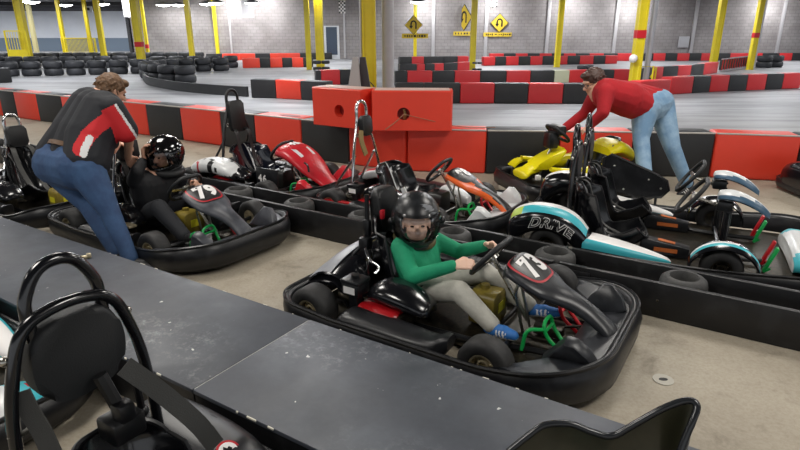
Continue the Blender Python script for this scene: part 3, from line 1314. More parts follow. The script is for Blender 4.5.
EDGE = [atz(x, fl_y(x)) for x in (-90, 0, 180, 351, 405, 490, 693, 800, 880, 1100)]
flat('floor', [(-45, -6), (40, -6), (40, WALL_Y + 25), (-45, WALL_Y + 25)], track_floor_mat())
far = [(p.x, p.y + .18) for p in EDGE]
flat('floor_pit', [(-30, -6), (14, -6), (14, 4.5)] + far[::-1] + [(-30, 25)], pit_floor_mat(), .006)

wm = block_mat()
wb = MB()
wb.box((11.0, WALL_Y + .15, 2.2), (57.6, .3, 4.4))
struct(wb.build('wall_back', wm, None, 0))
wb = MB()
wb.box((-17.85, WALL_Y + 9.5, 2.2), (.3, 19, 4.4))
struct(wb.build('wall_return', mat('charcoal_wall', '#3a3a3e', .8), None, 0))
LW = 58.0
wb = MB()
wb.box((-36, LW + .15, 2.85), (38, .3, 3.4))
struct(wb.build('wall_left', mat('white_sheet_wall', '#b9bcc2', .6, var=.4, var_hex='#9fa3aa', scale=.5), None, 0))
wb = MB()
wb.box((-36, LW + .13, .6), (38, .34, 1.2))
struct(wb.build('trim_1', mat('slate_blue_wall_paint', '#5d6a78', .7), None, 0))
wb = MB()
wb.box((-3, 28, CEIL + .1), (90, 70, .2))
struct(wb.build('ceiling', mat('black_painted_ceiling', '#35353a', .8, var=.7, var_hex='#4c4c52', scale=.8), None, 0))
# ceiling joists across the hall
jm = mat('dark_joist_steel', '#3b3b40', .6)
for y in (32, 36.5, 44, 50, 55):
    if y > WALL_Y:
        b = MB()
        b.box((-36, y, CEIL - .12), (36, .16, .24))
        struct(b.build('trim_joist', jm, None, 0))
# door in the back wall
b = MB()
b.box((0, 0, 1.05), (1.0, .08, 2.1))
door_x = (332 - 400) / FOC * (WALL_Y * CT + (CAM_H - 1) * ST)
dr = b.build('door_1', mat('white_door_frame', '#c9ccd0', .5), None)
dr.location = (door_x, WALL_Y - .04, 0)
struct(dr)
b = MB()
b.box((0, -.05, 1.15), (.72, .03, 1.75))
b.build('door_glass', mat('dark_blue_glass', '#3d4a5a', .15), dr)
# pale conduits on the back wall
for px, py, nm in ((613, 50, 0), (690, 52, 0), (776, 50, 0), (546, 51, 0), (433, 50, 0), (485, 50, 0), (232, 47, 1), (345, 48, 1)):
    x = atk(px, py, 1).x / atk(px, py, 1).y * 0
    k = WALL_Y / ray(px, py).y
    x = ray(px, py).x * k
    b = MB()
    b.box((x, WALL_Y - .06, 1.9), (.22 if nm == 0 else .12, .1, 3.7), bev=.01)
    struct(b.build('trim_wall_conduit', mat('pale_conduit', '#aaa8aa', .5), None))

# ------------------------------------------------------------------ columns
YEL = mat('yellow_column_paint', '#d9c51d', .42, var=.4, var_hex='#bba51a', scale=3)
GREY = mat('galvanised_grey', '#a9a9ad', .4, .3)


def column(px, py, k, w, label, cat='column', m=None, rnd=False, name='steel_column', group=None, band=None, d=None):
    p = V((0, 0, CAM_H)) + ray(px, py) * k
    root = empty(name, (p.x, p.y, 0), 0, label, cat, group)
    b = MB()
    if rnd:
        b.lathe([(w / 2, .012), (w / 2, CEIL)], None, 20)
    else:
        d = d or w
        f = w * .16
        # H section: two flanges and a web
        b.box((-w / 2 + f / 2, 0, CEIL / 2 + .006), (f, d, CEIL - .012))
        b.box((w / 2 - f / 2, 0, CEIL / 2 + .006), (f, d, CEIL - .012))
        b.box((0, 0, CEIL / 2 + .006), (w - 2 * f, d * .8, CEIL - .012))
    b.build('shaft', m or YEL, root, 30)
    b = MB()
    b.box((0, 0, .015), (w * 1.22, w * 1.22, .02))
    b.build('base_plate', m or YEL, root, 0)
    if band:
        b = MB()
        b.box((0, 0, band), (w * 1.06, (d or w) * 1.06, .22))
        b.build('red_band', M['red_tube'], root, 0)
    return root


c1 = column(369.5, 60, 8.75, .20, 'big yellow steel column right behind the stacked red blocks')
b = MB()
b.box((-.155, -.16, 1.14), (.13, .09, .15), bev=.01)
b.build('socket_box', mat('pale_switch_box', '#d0cfc8', .5), c1)
b = MB()
b.tube([(-.13, -.16, 1.1), (-.05, -.14, 1.0), (.08, -.13, .86), (.1, -.13, .7)], .008, 6, smooth=5)
b.build('cable', M['decal_black'], c1)
b = MB()
b.tube([(-.12, -.06, .05), (-.12, -.06, CEIL - .05)], .018, 8)
b.build('conduit', GREY, c1)
column(388, 60, 8.85, .185, 'round grey post beside the big yellow column', 'post', mat('grey_painted_post', '#a3a3a6', .5, var=.4, var_hex='#8a8a8c', scale=5), True, 'round_post')
c2 = column(634.5, 78, 17.0, .25, 'yellow column with red band behind the man in red', band=1.62)
b = MB()
b.sphere((-.16, -.14, .95), .12, n=14, m=8)
b.build('lamp_globe', M['decal_white'], c2)
column(646, 76, 17.2, .17, 'grey pipe beside the yellow column behind the man in red', 'post', GREY, True, 'round_post')
column(713.5, 61, 26.5, .26, 'slim yellow column standing where the right barriers curve away')
column(751.5, 58, 27, .22, 'yellow column with red bands beside dark tyres at right', band=1.55)
column(755.5, 58, 27.2, .12, 'thin grey pipe beside the rightmost yellow column', 'post', GREY, True, 'round_post')
column(557.5, 57, 29, .25, 'yellow column in front of the blank wall right of the bend signs')
column(472.5, 59, 27, .26, 'yellow column partly hiding the narrow bend sign')
column(415, 54, 35, .2, 'thin yellow column carrying the leftmost bend sign')
column(320.5, 62, 27.7, .36, 'thick yellow column left of the wall door')
column(308.5, 52, 27, .22, 'yellow column just left of the thick one near wall door')
column(217.5, 47, 38, .2, 'pale thin column against the grey wall at left')
column(141.5, 60, 27, .30, 'yellow column with red band behind left tyre row', band=1.15)
column(103, 48, 33, .26, 'yellow column standing clear before the white left wall')
column(192, 53, 32, .25, 'yellow column right of the white wall, by the dark corner')
column(147, 46, 34, .16, 'slim column with red lower half by the dark corner', band=.9)
column(27, 50, 32, .36, 'leftmost yellow column rising behind the yellow gate')
column(36, 48, 36, .22, 'pale column right of the yellow gate', m=mat('cream_paint', '#b9b184', .5))
column(65, 48, 36, .2, 'yellow column at the left end of the mesh fence')
column(91, 48, 38, .2, 'yellow column at the right end of the mesh fence')

# yellow gate and mesh fence at far left
def mesh_fence(name, x0, x1, py, k, h, label, cat, n, panel=False):
    a = V((0, 0, CAM_H)) + ray(x0, py) * k
    c = V((0, 0, CAM_H)) + ray(x1, py) * k
    root = empty(name, (a.x, a.y, 0), 0, label, cat)
    L = c.x - a.x
    b = MB()
    for x in (0, L):
        b.box((x, 0, h / 2 + .01), (.07, .07, h))
    b.box((L / 2, 0, h), (L, .05, .06))
    b.box((L / 2, 0, .1), (L, .05, .06))
    b.build('frame', YEL, root, 0)
    for i in range(1, n):
        b = MB()
        b.box((L * i / n, 0, h / 2), (.022, .022, h - .1))
        b.build('bar', YEL, root, 0)
    if panel:
        b = MB()
        b.box((L * .5, -.03, .5), (L * .9, .03, .6))
        b.build('panel', YEL, root, 0)


mesh_fence('yellow_gate', 8, 29, 50, 31, 1.75, 'yellow gate with solid lower panel at far left', 'gate', 8, True)
mesh_fence('mesh_fence', 63, 96, 48, 35, 1.35, 'yellow barred fence before the white wall at far left', 'fence', 26)

# ------------------------------------------------------------------ plastic barrier blocks
RED = mat('red_barrier_plastic', '#de3f2b', .42, var=.35, var_hex='#b92f22', scale=1.2, bump=.06, bscale=6)
RED_F = mat('deep_red_barrier_plastic', '#c2262a', .45, var=.4, var_hex='#9d1c20', scale=1.0)
BLK = mat('black_barrier_plastic', '#1d1e20', .5, var=.5, var_hex='#303133', scale=1.4)
PALE = mat('pale_barrier_plastic', '#b6b79c', .5)


def block(p, q, z0, h, depth, m, name, bev=.03, gap=.006):
    """one barrier block whose front bottom edge runs p -> q; body lies to the left of p->q"""
    d = (q - p)
    L = d.length - gap
    root = (p + q) / 2
    ang = math.atan2(d.y, d.x)
    b = MB()
    b.box((0, depth / 2, h / 2), (L, depth, h), bev=min(bev, L * .2), seg=3)
    o = b.build(name, m, None, 40)
    o.location = (root.x, root.y, z0)
    o.rotation_euler = (0, 0, ang)
    return o


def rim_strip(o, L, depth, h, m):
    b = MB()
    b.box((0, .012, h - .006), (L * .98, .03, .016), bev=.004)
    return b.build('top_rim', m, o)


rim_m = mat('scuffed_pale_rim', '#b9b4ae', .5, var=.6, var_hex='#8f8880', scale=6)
FR = [(-20, 3, 'R', 'red barrier block at the left picture edge in the front row'), (3, 18, 'K', 'black barrier block leftmost in front row beside the leftmost red one'),
      (18, 40, 'R', 'red barrier block above the headrest of the leftmost kart'), (40, 65, 'K', 'black barrier block just left of the bending man in polo'),
      (65, 91, 'R', 'red barrier block wholly behind the bending man in polo'), (91, 118, 'K', 'black barrier block behind the polo man\'s shoulder'),
      (118, 149, 'R', 'red barrier block between the polo man\'s sleeve and the black helmet'), (149, 183, 'K', 'black barrier block right behind the driver in black'),
      (183, 222, 'R', 'red barrier block left of the red kart\'s tall headrest'), (222, 256, 'K', 'black barrier block behind the red kart\'s tall headrest'),
      (256, 302, 'R', 'red barrier block behind the red kart\'s steering wheel'), (302, 349, 'K', 'black barrier block under the left stacked red block'),
      (349, 405, 'R', 'red barrier block at floor level between the two stacked blocks'), (407, 485, 'R', 'red barrier block behind the orange kart\'s steering wheel'),
      (485, 557, 'K', 'black barrier block behind the yellow kart\'s nose'), (557, 629, 'R', 'red barrier block behind the yellow kart and the twin hoops'),
      (629, 709, 'K', 'black barrier block behind the legs of the man in red'), (709, 793, 'R', 'wide red barrier block right of the man in red'),
      (793, 872, 'K', 'black barrier block at the right picture edge in front row'),
      (872, 965, 'R', 'red barrier block past the right picture edge'), (965, 1070, 'K', 'black barrier block far past the right picture edge')]
FH = .535
for x0, x1, c, lb in FR:
    p, q = atz(x0, fl_y(x0)), atz(x1, fl_y(x1))
    o = block(p, q, 0.008, FH, .36, RED if c == 'R' else BLK, 'barrier_block', .03)
    tag(o, lb, 'barrier', 'front row of barrier blocks')
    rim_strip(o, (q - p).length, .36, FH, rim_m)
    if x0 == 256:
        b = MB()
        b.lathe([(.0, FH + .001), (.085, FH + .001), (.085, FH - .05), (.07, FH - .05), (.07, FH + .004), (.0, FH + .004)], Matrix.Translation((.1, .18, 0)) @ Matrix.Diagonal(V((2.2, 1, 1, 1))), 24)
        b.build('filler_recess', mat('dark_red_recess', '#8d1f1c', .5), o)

# the two stacked blocks with round forklift holes
def holed_block(p, q, h, depth, m, label, hx, r=.075, chip=False):
    d = (q - p)
    L = d.length
    b = MB()
    n = 32
    # outer rounded front face with a hole: ring bridged to the rim
    hz = h * .43
    per = []
    for k in range(n):
        a = 2 * PI * k / n
        c, s_ = math.cos(a), math.sin(a)
        # point on the rectangle in that direction from the hole centre
        ex = (L / 2 - hx) if c > 0 else (L / 2 + hx)
        ey = h - hz if s_ > 0 else hz
        t = min(ex / abs(c) if abs(c) > 1e-6 else 9, ey / abs(s_) if abs(s_) > 1e-6 else 9)
        per.append((hx + c * t, hz + s_ * t))
    for cx in (-L / 2, L / 2):
        for cz in (0, h):
            i = min(range(n), key=lambda i: (per[i][0] - cx) ** 2 + (per[i][1] - cz) ** 2)
            per[i] = (cx, cz)
    hole = [(hx + r * math.cos(2 * PI * k / n), hz + r * math.sin(2 * PI * k / n)) for k in range(n)]
    inn = [(hx + (a - hx) * .97, hz + (c - hz) * .95) for a, c in per]
    rings = [[(a, .12, c) for a, c in hole], [(a, 0, c) for a, c in hole], [(a, 0, c) for a, c in inn], [(a, .025, c) for a, c in per], [(a, depth - .02, c) for a, c in per], [(a, depth, c) for a, c in inn]]
    b.loft(rings)
    o = b.build('barrier_block', m, None, 35)
    o.location = ((p.x + q.x) / 2, (p.y + q.y) / 2, .008 + FH + .004)
    o.rotation_euler = (0, 0, math.atan2(d.y, d.x))
    tag(o, label, 'barrier', 'stacked red barrier blocks')
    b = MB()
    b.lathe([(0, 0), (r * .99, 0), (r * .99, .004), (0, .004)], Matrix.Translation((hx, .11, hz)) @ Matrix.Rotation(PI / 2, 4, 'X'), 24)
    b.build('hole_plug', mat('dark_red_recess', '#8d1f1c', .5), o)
    if chip:
        b = MB()
        b.tube([(hx + .01, .08, hz - .06), (hx + .02, .05, hz - .01), (hx - .0, .06, hz + .05)], [.02, .03, .015], 8, smooth=3)
        b.build('tan_wad', M['tan_strap'], o)
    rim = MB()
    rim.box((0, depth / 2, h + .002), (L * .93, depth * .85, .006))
    rim.build('top_glare', mat('painted_top_glare', '#d3b4aa', .35), o, 0)  # pale pinkish sheet: glare painted onto the dusty red top
    return o


def up(px, py):
    return atz(px, py, .008 + FH)


pA, qA = up(313, 125), up(361.5, 130.5)
pB, qB = up(372, 131.5), up(452, 132)
holed_block(pA, qA, .47, .36, RED, 'stacked red block with dark round hole, left of yellow column', .05)
holed_block(pB, qB, .47, .36, RED, 'stacked red block with tan wad in its hole, right of yellow column', -.10, chip=True)
# wire hanging out of the hole
b = MB()
a0 = pB.lerp(qB, .40)
b.tube([V((a0.x, a0.y - .015, .75)), V((a0.x - .1, a0.y - .03, .66)), V((a0.x - .22, a0.y - .05, .575))], .006, 6, smooth=4)
b.tube([V((a0.x, a0.y - .015, .75)), V((a0.x + .3, a0.y - .02, .68)), V((a0.x + .7, a0.y + .05, .59)), V((a0.x + 1.1, a0.y + .12, .575))], .004, 6, smooth=5)
tag(b.build('loose_cord', mat('brown_cord', '#9a6a50', .6), None), 'thin brown cord trailing from the hole of a stacked red block', 'cord')

# grey folding sign board standing behind the left stacked block
p = atz(352, 87, 1.0)
b = MB()
bx = V((p.x + .02, p.y + .95, 0))
root = empty('folding_board', (bx.x, bx.y, 0), R(-20), 'grey folding A-shaped board behind the left stacked block', 'sign board')
for s in (-1, 1):
    b = MB()
    b.prism([(-.22, 0), (.22, 0), (.06, 1.33), (-.02, 1.33)], .02, Matrix.Translation((s * .05, s * .16, .01)) @ Matrix.Rotation(R(s * 6.5), 4, 'X') @ Matrix.Rotation(PI / 2, 4, 'X'))
    b.build('panel', mat('light_grey_board', '#a8a8a6', .6) if s < 0 else mat('charcoal_board', '#3c3c40', .6), root, 0)


# ------------------------------------------------------------------ rows of blocks further down the track
def row(breaks, colors, zt, label_r, label_k, group, h=.48, depth=.35, ys=None, top=None, k=None, rm=None, extra=None, label_p=None):
    """breaks: pixel x of the joints; ys: pixel y of the row's TOP front edge at the joints (same length or 2 ends)"""
    pts = []
    for i, x in enumerate(breaks):
        y = interp(ys, x)[0]
        pts.append(atz(x, y, h))
    for i, c in enumerate(colors):
        p, q = pts[i].copy(), pts[i + 1].copy()
        p.z = q.z = 0
        o = block(p, q, .006, h, depth, {'R': rm or RED_F, 'K': BLK, 'P': PALE}[c], 'barrier_block', .02)
        tag(o, {'R': label_r, 'K': label_k, 'P': label_p}[c], 'barrier', group + {'R': ', red', 'K': ', black', 'P': ', pale'}[c])
    return pts


row([395, 424, 460.5, 495, 529, 564, 600, 640], 'KKRKRKK', 0, 'red block in the row right behind the stacked red blocks and sweater man\'s head', 'black block in the row right behind the stacked red blocks and sweater man\'s head', 'second row of blocks', ys=[(395, 83.5), (640, 84)])
row([641, 671.5], 'R', 0, 'red block with a ragged end at the back of the man in red', '', 'ragged end block', ys=[(641, 81.5), (671.5, 79.8)], h=.46)
row([672, 694.5, 712, 730.5, 749, 768, 785, 803], 'RKRKRKR', 0, 'red block in the row running right from the back of the man in red', 'black block in the row running right from the back of the man in red', 'right row of blocks', ys=[(672, 77.6), (712, 75.8), (785, 73.6), (803, 73)], h=.47)
row([395, 407.5, 432.5, 455, 480.5, 507, 531, 555, 570, 600, 615, 632], 'KRKRKRKPRKR', 0, 'red block in the row just beyond the second row', 'black block in the row just beyond the second row', 'third row of blocks', ys=[(395, 71.5), (480, 71), (570, 70.5), (632, 69.5)], label_p='single pale grey-green block in the third row near the sweater man\'s head')
row([640, 654, 664, 679, 692, 705, 719], 'KRKRKR', 0, 'red block in the row bending away toward the slim yellow column', 'black block in the row bending away toward the slim yellow column', 'bending row of blocks', ys=[(640, 68.5), (660, 67), (692, 65.2), (719, 62)], h=.46)
row([316, 321, 340, 366], 'KRK', 0, 'red block seen just left of the big yellow column', 'black block seen just left of the big yellow column', 'blocks left of the big column', ys=[(316, 70.5), (366, 69.5)])
row([400, 417, 425, 435, 444, 458, 470], 'KRKRKR', 0, 'red block in the row ending at the black end stack under the signs', 'black block in the row ending at the black end stack under the signs', 'row under the signs', ys=[(400, 64.5), (435, 64), (470, 62)], h=.45)
row([400, 412, 424, 444, 458, 469], 'KRKKR', 0, 'red block in the short row behind the row under the signs', 'black block in the short row behind the row under the signs', 'short row under the signs', ys=[(400, 57), (469, 56.2)], h=.45)
row([484, 495.5, 506.5, 519, 531, 543, 555, 568, 580.5, 594, 606, 618], 'RKRKRKRKRKR', 0, 'red block in the straight row below the diamond signs, right of the yellow column', 'black block in the straight row below the diamond signs, right of the yellow column', 'straight far row', ys=[(484, 57), (618, 55.5)], h=.45)
row([490, 504, 516, 528, 540, 552, 564, 576, 590, 604, 618, 634, 654, 666, 678, 690, 702, 716, 731, 763, 780, 793, 806], 'RKRKRKRKRKRKRKRKRKRKRK', 0, 'red block in the farthest row along the grey block wall', 'black block in the farthest row along the grey block wall', 'farthest row of blocks', ys=[(490, 53.6), (806, 53.2)], h=.45)
row([242, 259.5, 270, 282, 292, 303, 313], 'RKRKRK', 0, 'red block in the far row left of the thick yellow column', 'black block in the far row left of the thick yellow column', 'far left row of blocks', ys=[(242, 58.5), (313, 57.8)], h=.46, rm=RED)
row([206, 222, 239, 255, 270, 285, 300, 316, 332], 'KRRKRRKK', 0, 'flat red block in the row nearest the grey wall at left', 'flat black block in the row nearest the grey wall at left', 'wall row at left', ys=[(206, 54), (332, 53)], h=.40, rm=RED)
row([250, 275, 300, 326], 'KRK', 0, 'lone red block in the low strip left of the stacked blocks', 'black block beside the lone red block of the low strip', 'low strip left of the stacks', ys=[(250, 79.6), (275, 80), (300, 81), (326, 82)], h=.48, rm=RED)
row([3, 10, 19, 30], 'RKR', 0, 'small red block far left before the yellow gate', 'small black block far left before the yellow gate', 'far left blocks', ys=[(3, 55), (30, 55)], h=.4, rm=RED)
row([44, 60, 74], 'RK', 0, 'small red block beyond the left tyre row', 'small black block beyond the left tyre row', 'blocks beyond left tyre row', ys=[(44, 55.5), (74, 55.5)], h=.4, rm=RED)

# low rubber strip curving under the tyre bend
b = MB()
pts = [atz(x, y) for x, y in ((247, 97), (225, 95.5), (190, 92.5), (165, 89), (148, 85), (143, 80.5))]
pts = spline(pts, 6)
rings = []
for i, p in enumerate(pts):
    d = (pts[min(i + 1, len(pts) - 1)] - pts[max(0, i - 1)]).normalized()
    n_ = V((-d.y, d.x, 0))
    rings.append([p + V((0, 0, .006)), p + V((0, 0, .27)), p - n_ * .08 + V((0, 0, .27)), p - n_ * .08 + V((0, 0, .006))])
b.loft(rings)
tag(b.build('rubber_strip', BLK, None, 40), 'low black rubber strip curving round the tyre bend at left', 'barrier')


# ------------------------------------------------------------------ big tyres
TYM = mat('old_tyre_rubber', '#232427', .6, var=.6, var_hex='#3f4147', scale=3, bump=.1, bscale=20)


def tyre_mesh(r, h, name='tyre'):
    b = MB()
    b.lathe([(r * .52, .03), (r * .6, .0), (r * .86, .005), (r * .97, h * .16), (r, h * .4), (r, h * .6), (r * .97, h * .84), (r * .86, h - .005), (r * .6, h), (r * .52, h - .03)], None, 28, loop=True)
    return b.build(name, TYM, None, 60)


ty = None


def place_tyre(p, z, label, group, sc=1.0):
    global ty
    if ty is None:
        ty = tyre_mesh(.36, .285)
        o = ty
    else:
        o = ty.copy()
        COL.objects.link(o)
    o.location = (p.x, p.y, z)
    o.rotation_euler = (0, 0, random.random() * 6)
    o.scale = (sc,) * 3
    return tag(o, label, 'tyre', group)


def tyre_row(path, n, lo, hi, group, layers=2):
    pts = [atz(x, y) for x, y in path]
    fine = spline(pts, 12)
    acc = [0]
    for a, c in zip(fine, fine[1:]):
        acc.append(acc[-1] + (c - a).length)
    tot = acc[-1]
    n = max(2, int(tot / .735))
    for i in range(n):
        s = tot * (i + .5) / n
        j = max(k for k in range(len(acc)) if acc[k] <= s + 1e-9)
        j = min(j, len(fine) - 2)
        t = (s - acc[j]) / max(1e-6, acc[j + 1] - acc[j])
        p = fine[j].lerp(fine[j + 1], t)
        for l in range(layers):
            place_tyre(p, .006 + l * .287, hi if l == layers - 1 else lo, group + (' (top)' if l == layers - 1 else ' (bottom)'), min(1, tot / n / .732))


tyre_row([(-25, 77), (30, 76), (80, 75), (150, 73)], 12, 'lower black tyre in the long straight row behind the polo man', 'upper black tyre in the long straight row behind the polo man', 'straight tyre row')
tyre_row([(196, 83), (170, 82), (152, 79), (153, 75), (185, 72), (230, 70.5)], 14, 'lower black tyre in the tight bend left of centre', 'upper black tyre in the tight bend left of centre', 'tyre bend')
tyre_row([(150, 68.5), (200, 68), (240, 67.5)], 14, 'lower black tyre in the short row behind the tyre bend', 'upper black tyre in the short row behind the tyre bend', 'row behind tyre bend')
tyre_row([(-10, 69), (60, 68.5), (130, 67.5)], 14, 'lower black tyre in the row behind the straight tyre row', 'upper black tyre in the row behind the straight tyre row', 'second tyre row')
tyre_row([(-5, 63), (70, 62.8), (150, 62.5), (205, 62.2)], 14, 'lower black tyre in the farthest row at left', 'upper black tyre in the farthest row at left', 'farthest tyre row')
tyre_row([(313, 70.6), (330, 70.3)], 2, 'lower tyre of the stack at the foot of the thick yellow column', 'upper tyre of the stack at the foot of the thick yellow column', 'stack at thick column')
tyre_row([(472, 70.5), (482, 70.5)], 2, 'lower tyre of the end stack under the diamond signs', 'upper tyre of the end stack under the diamond signs', 'end stack under signs')
tyre_row([(577, 77), (592, 76.5)], 2, 'lower tyre of the stack beside the sweater man\'s hair', 'upper tyre of the stack beside the sweater man\'s hair', 'stack by the hair')
tyre_row([(758, 68), (768, 67.4), (780, 66.8)], 3, 'lower tyre at the foot of the banded right column', 'upper tyre at the foot of the banded right column', 'tyres at right column')
o = block(atz(-12, 84), atz(13, 82.5), .006, .5, .5, BLK, 'barrier_block')
tag(o, 'dark block with rounded end at the left edge on the track', 'barrier')

# red lattice panel beyond the right rows
a, c = atz(720, 72), atz(751, 67)
root = empty('lattice_panel', (a.x, a.y, 0), math.atan2(c.y - a.y, c.x - a.x), 'dark red lattice fence panel between the slim and banded columns', 'fence')
L = (c - a).length
b = MB()
b.box((L / 2, 0, .55), (L, .05, .05))
b.box((L / 2, 0, .05), (L, .05, .05))
b.build('rails', mat('pale_rail', '#9a8f95', .5), root, 0)
for i in range(13):
    b = MB()
    b.box((L * (i + .5) / 13, 0, .3), (.06, .03, .48))
    b.build('bar', RED_F, root, 0)
b = MB()
b.box((L / 2, .06, .3), (L, .02, .44))
b.build('backing', BLK, root, 0)
# small yellow guard frame at the column behind the sweater man
p = atk(641, 78, 16.4)
root = empty('guard_frame', (p.x, p.y, 0), 0, 'small yellow tube guard frame beside the grey pipe behind the man in red', 'guard rail')
b = MB()
b.tube([(-.1, 0, .03), (-.1, 0, .75), (.32, 0, .75), (.32, 0, .03)], .03, 8)
b.build('hoop', YEL, root, 50)
b = MB()
b.tube([(.26, .0, .45), (.44, .1, .72), (.44, .1, .03)], .025, 8)
b.build('brace', YEL, root, 50)


# ------------------------------------------------------------------ signs and flags on the wall
SY = mat('sign_yellow', '#c9ac2c', .5)


def diamond(px, py, y, size, label, squash=1.0, left=True, turn=0.0):
    k = y / ray(px, py).y
    p = V((0, 0, CAM_H)) + ray(px, py) * k
    root = empty('bend_sign', (p.x, p.y, p.z), turn, label, 'sign', 'diamond bend signs')
    mx = Matrix.Rotation(PI / 2, 4, 'X')
    h = size / 2
    b = MB()
    b.prism([(0, -h), (h, 0), (0, h), (-h, 0)], .03, mx)
    b.build('plate', M['decal_black'], root, 0)
    b = MB()
    q = h * .93
    b.prism([(0, -q), (q, 0), (0, q), (-q, 0)], .008, Matrix.Translation((0, -.03, 0)) @ mx)
    b.build('face', SY, root, 0)
    b = MB()
    s = 1 if left else -1
    w = size
    path = [V((s * .13 * w, -.045, -.2 * w)), V((s * .13 * w, -.045, .08 * w)), V((s * .08 * w, -.045, .17 * w)), V((0, -.045, .2 * w)), V((-s * .09 * w, -.045, .16 * w)), V((-s * .13 * w, -.045, .06 * w)), V((-s * .13 * w, -.045, -.06 * w))]
    b.strap(path, .075 * w, .008, (0, 1, 0), smooth=4)
    # strap width runs in the sign plane
    b.bm.clear()
    fine = spline(path, 5)
    rings = []
    for i, pp in enumerate(fine):
        d = (fine[min(i + 1, len(fine) - 1)] - fine[max(0, i - 1)]).normalized()
        nn = V((-d.z, 0, d.x)) * .04 * w
        rings.append([pp + nn, pp - nn, pp - nn + V((0, .008, 0)), pp + nn + V((0, .008, 0))])
    b.loft(rings)
    b.prism([(-s * .24 * w, -.04 * w), (-s * .02 * w, -.04 * w), (-s * .13 * w, -.2 * w)], .008, Matrix.Translation((0, -.037, 0)) @ mx)
    b.build('arrow', M['decal_black'], root, 0)
    return root


def strip(px, py, y, L, label, words):
    k = y / ray(px, py).y
    p = V((0, 0, CAM_H)) + ray(px, py) * k
    root = empty('sign_strip', (p.x, p.y, p.z), 0, label, 'sign', 'long strips below the bend signs')
    b = MB()
    b.box((0, 0, 0), (L, .03, .26))
    b.build('plate', SY, root, 0)
    b = MB()
    x = -L * .42
    random.seed(int(px))
    while x < L * .42:
        w = random.uniform(.05, .13)
        b.box((x + w / 2, -.018, 0), (w, .006, random.choice((.06, .12, .12))))
        x += w + random.choice((.05, .05, .12))
    b.build('lettering', M['decal_black'], root, 0)


diamond(413.5, 25, 34.6, 1.05, 'leftmost diamond bend sign, fixed to a thin yellow column')
diamond(464.5, 17.5, WALL_Y - .2, 1.65, 'narrow pale diamond bend sign seen edge-turned beside a yellow column', turn=R(-58))
diamond(499.5, 23, WALL_Y - .1, 1.2, 'rightmost diamond bend sign, flat on the grey wall')
strip(415, 36, 34.6, 1.5, 'yellow strip with dark lettering below the leftmost bend sign', '')
strip(464, 33.5, WALL_Y - .2, 1.4, 'yellow strip with dark lettering below the narrow bend sign', '')
strip(497.5, 34.5, WALL_Y - .1, 1.85, 'yellow strip with dark lettering below the rightmost bend sign', '')


def check_flag(px, py, y, w, h, nx, nz, label, slant=0.0):
    k = y / ray(px, py).y
    p = V((0, 0, CAM_H)) + ray(px, py) * k
    b = MB()
    for i in range(nx):
        for j in range(nz):
            x0 = -w / 2 + w * i / nx
            z0 = -h / 2 + h * j / nz
            b.box((x0 + w / nx / 2 + slant * (z0 / h), .02 * math.sin(i * 2), z0 + h / nz / 2), (w / nx, .02, h / nz), mi=(i + j) % 2)
    o = b.build('chequered_flag', [M['decal_black'], M['decal_white']], None, 0)
    o.location = p
    tag(o, label, 'flag', 'chequered flags on the grey wall')


check_flag(342, 6, WALL_Y - .15, .42, .9, 4, 8, 'black and white chequered flag high on wall left of big column')
check_flag(493, 3.5, WALL_Y - .15, .55, .42, 5, 4, 'small chequered flag high above the rightmost bend sign')

# pale box on the wall, banners
k = WALL_Y / ray(683, 42).y
b = MB()
p = V((0, 0, CAM_H)) + ray(683, 42) * k
b.box((p.x, WALL_Y - .1, p.z), (.65, .18, .7), bev=.02)
tag(b.build('wall_cabinet', mat('pale_cabinet', '#a9a9ad', .5), None), 'pale grey cabinet on the block wall beside a conduit', 'cabinet')
for px, py, y, w, h, lb in ((126.5, 5, 30, .4, 1.1, 'white hanging banner just left of a red-banded yellow column'), (247.5, 8, 38.5, .75, 1.15, 'white hanging banner before the grey wall')):
    k = y / ray(px, py).y
    p = V((0, 0, CAM_H)) + ray(px, py) * k
    b = MB()
    b.box(p, (w, .02, h))
    tag(b.build('hanging_banner', mat('white_banner', '#d8d8dc', .6), None, 0), lb, 'banner')
k = 45 / ray(88, 9).y
p = V((0, 0, CAM_H)) + ray(88, 9) * k
b = MB()
b.box(p, (.62, .12, .36))
o = tag(b.build('exit_sign', mat('white_sign_box', '#d0d2d6', .5), None, 0), 'small white box sign with dark panel hanging at far left', 'sign')
b = MB()
b.box((p.x, p.y - .065, p.z), (.3, .01, .2))
b.build('dark_panel', M['decal_black'], o, 0)
o.data.materials[0] = o.data.materials[0]

# ------------------------------------------------------------------ ceiling lamps (far ones are in view)
LAMP = mat('lamp_lens', '#ffffff', .3, emit=20)
HOUS = mat('lamp_housing', '#8f9094', .4, .5)
lamp0 = None


def lamp(x, y, label, z=CEIL - .42, vis=True):
    global lamp0
    if lamp0 is None:
        root = empty('high_bay_lamp', (x, y, z), 0, label, 'lamp', 'high bay lamps')
        b = MB()
        b.lathe([(.0, .2), (.1, .2), (.2, .14), (.46, .03), (.47, .0), (.45, .0), (.44, .03), (0, .06)], None, 24)
        b.build('housing', HOUS, root)
        b = MB()
        b.lathe([(0, -.10), (.24, -.08), (.44, .0), (.44, .012), (0, .012)], None, 24)
        b.build('lens', LAMP, root)
        b = MB()
        b.tube([(0, 0, .2), (0, 0, CEIL - z - .002)], .012, 6)
        b.build('stem', HOUS, root)
        lamp0 = root
    else:
        root = copy_tree(lamp0)
        root.location = (x, y, z)
        root['label'] = label
    return root


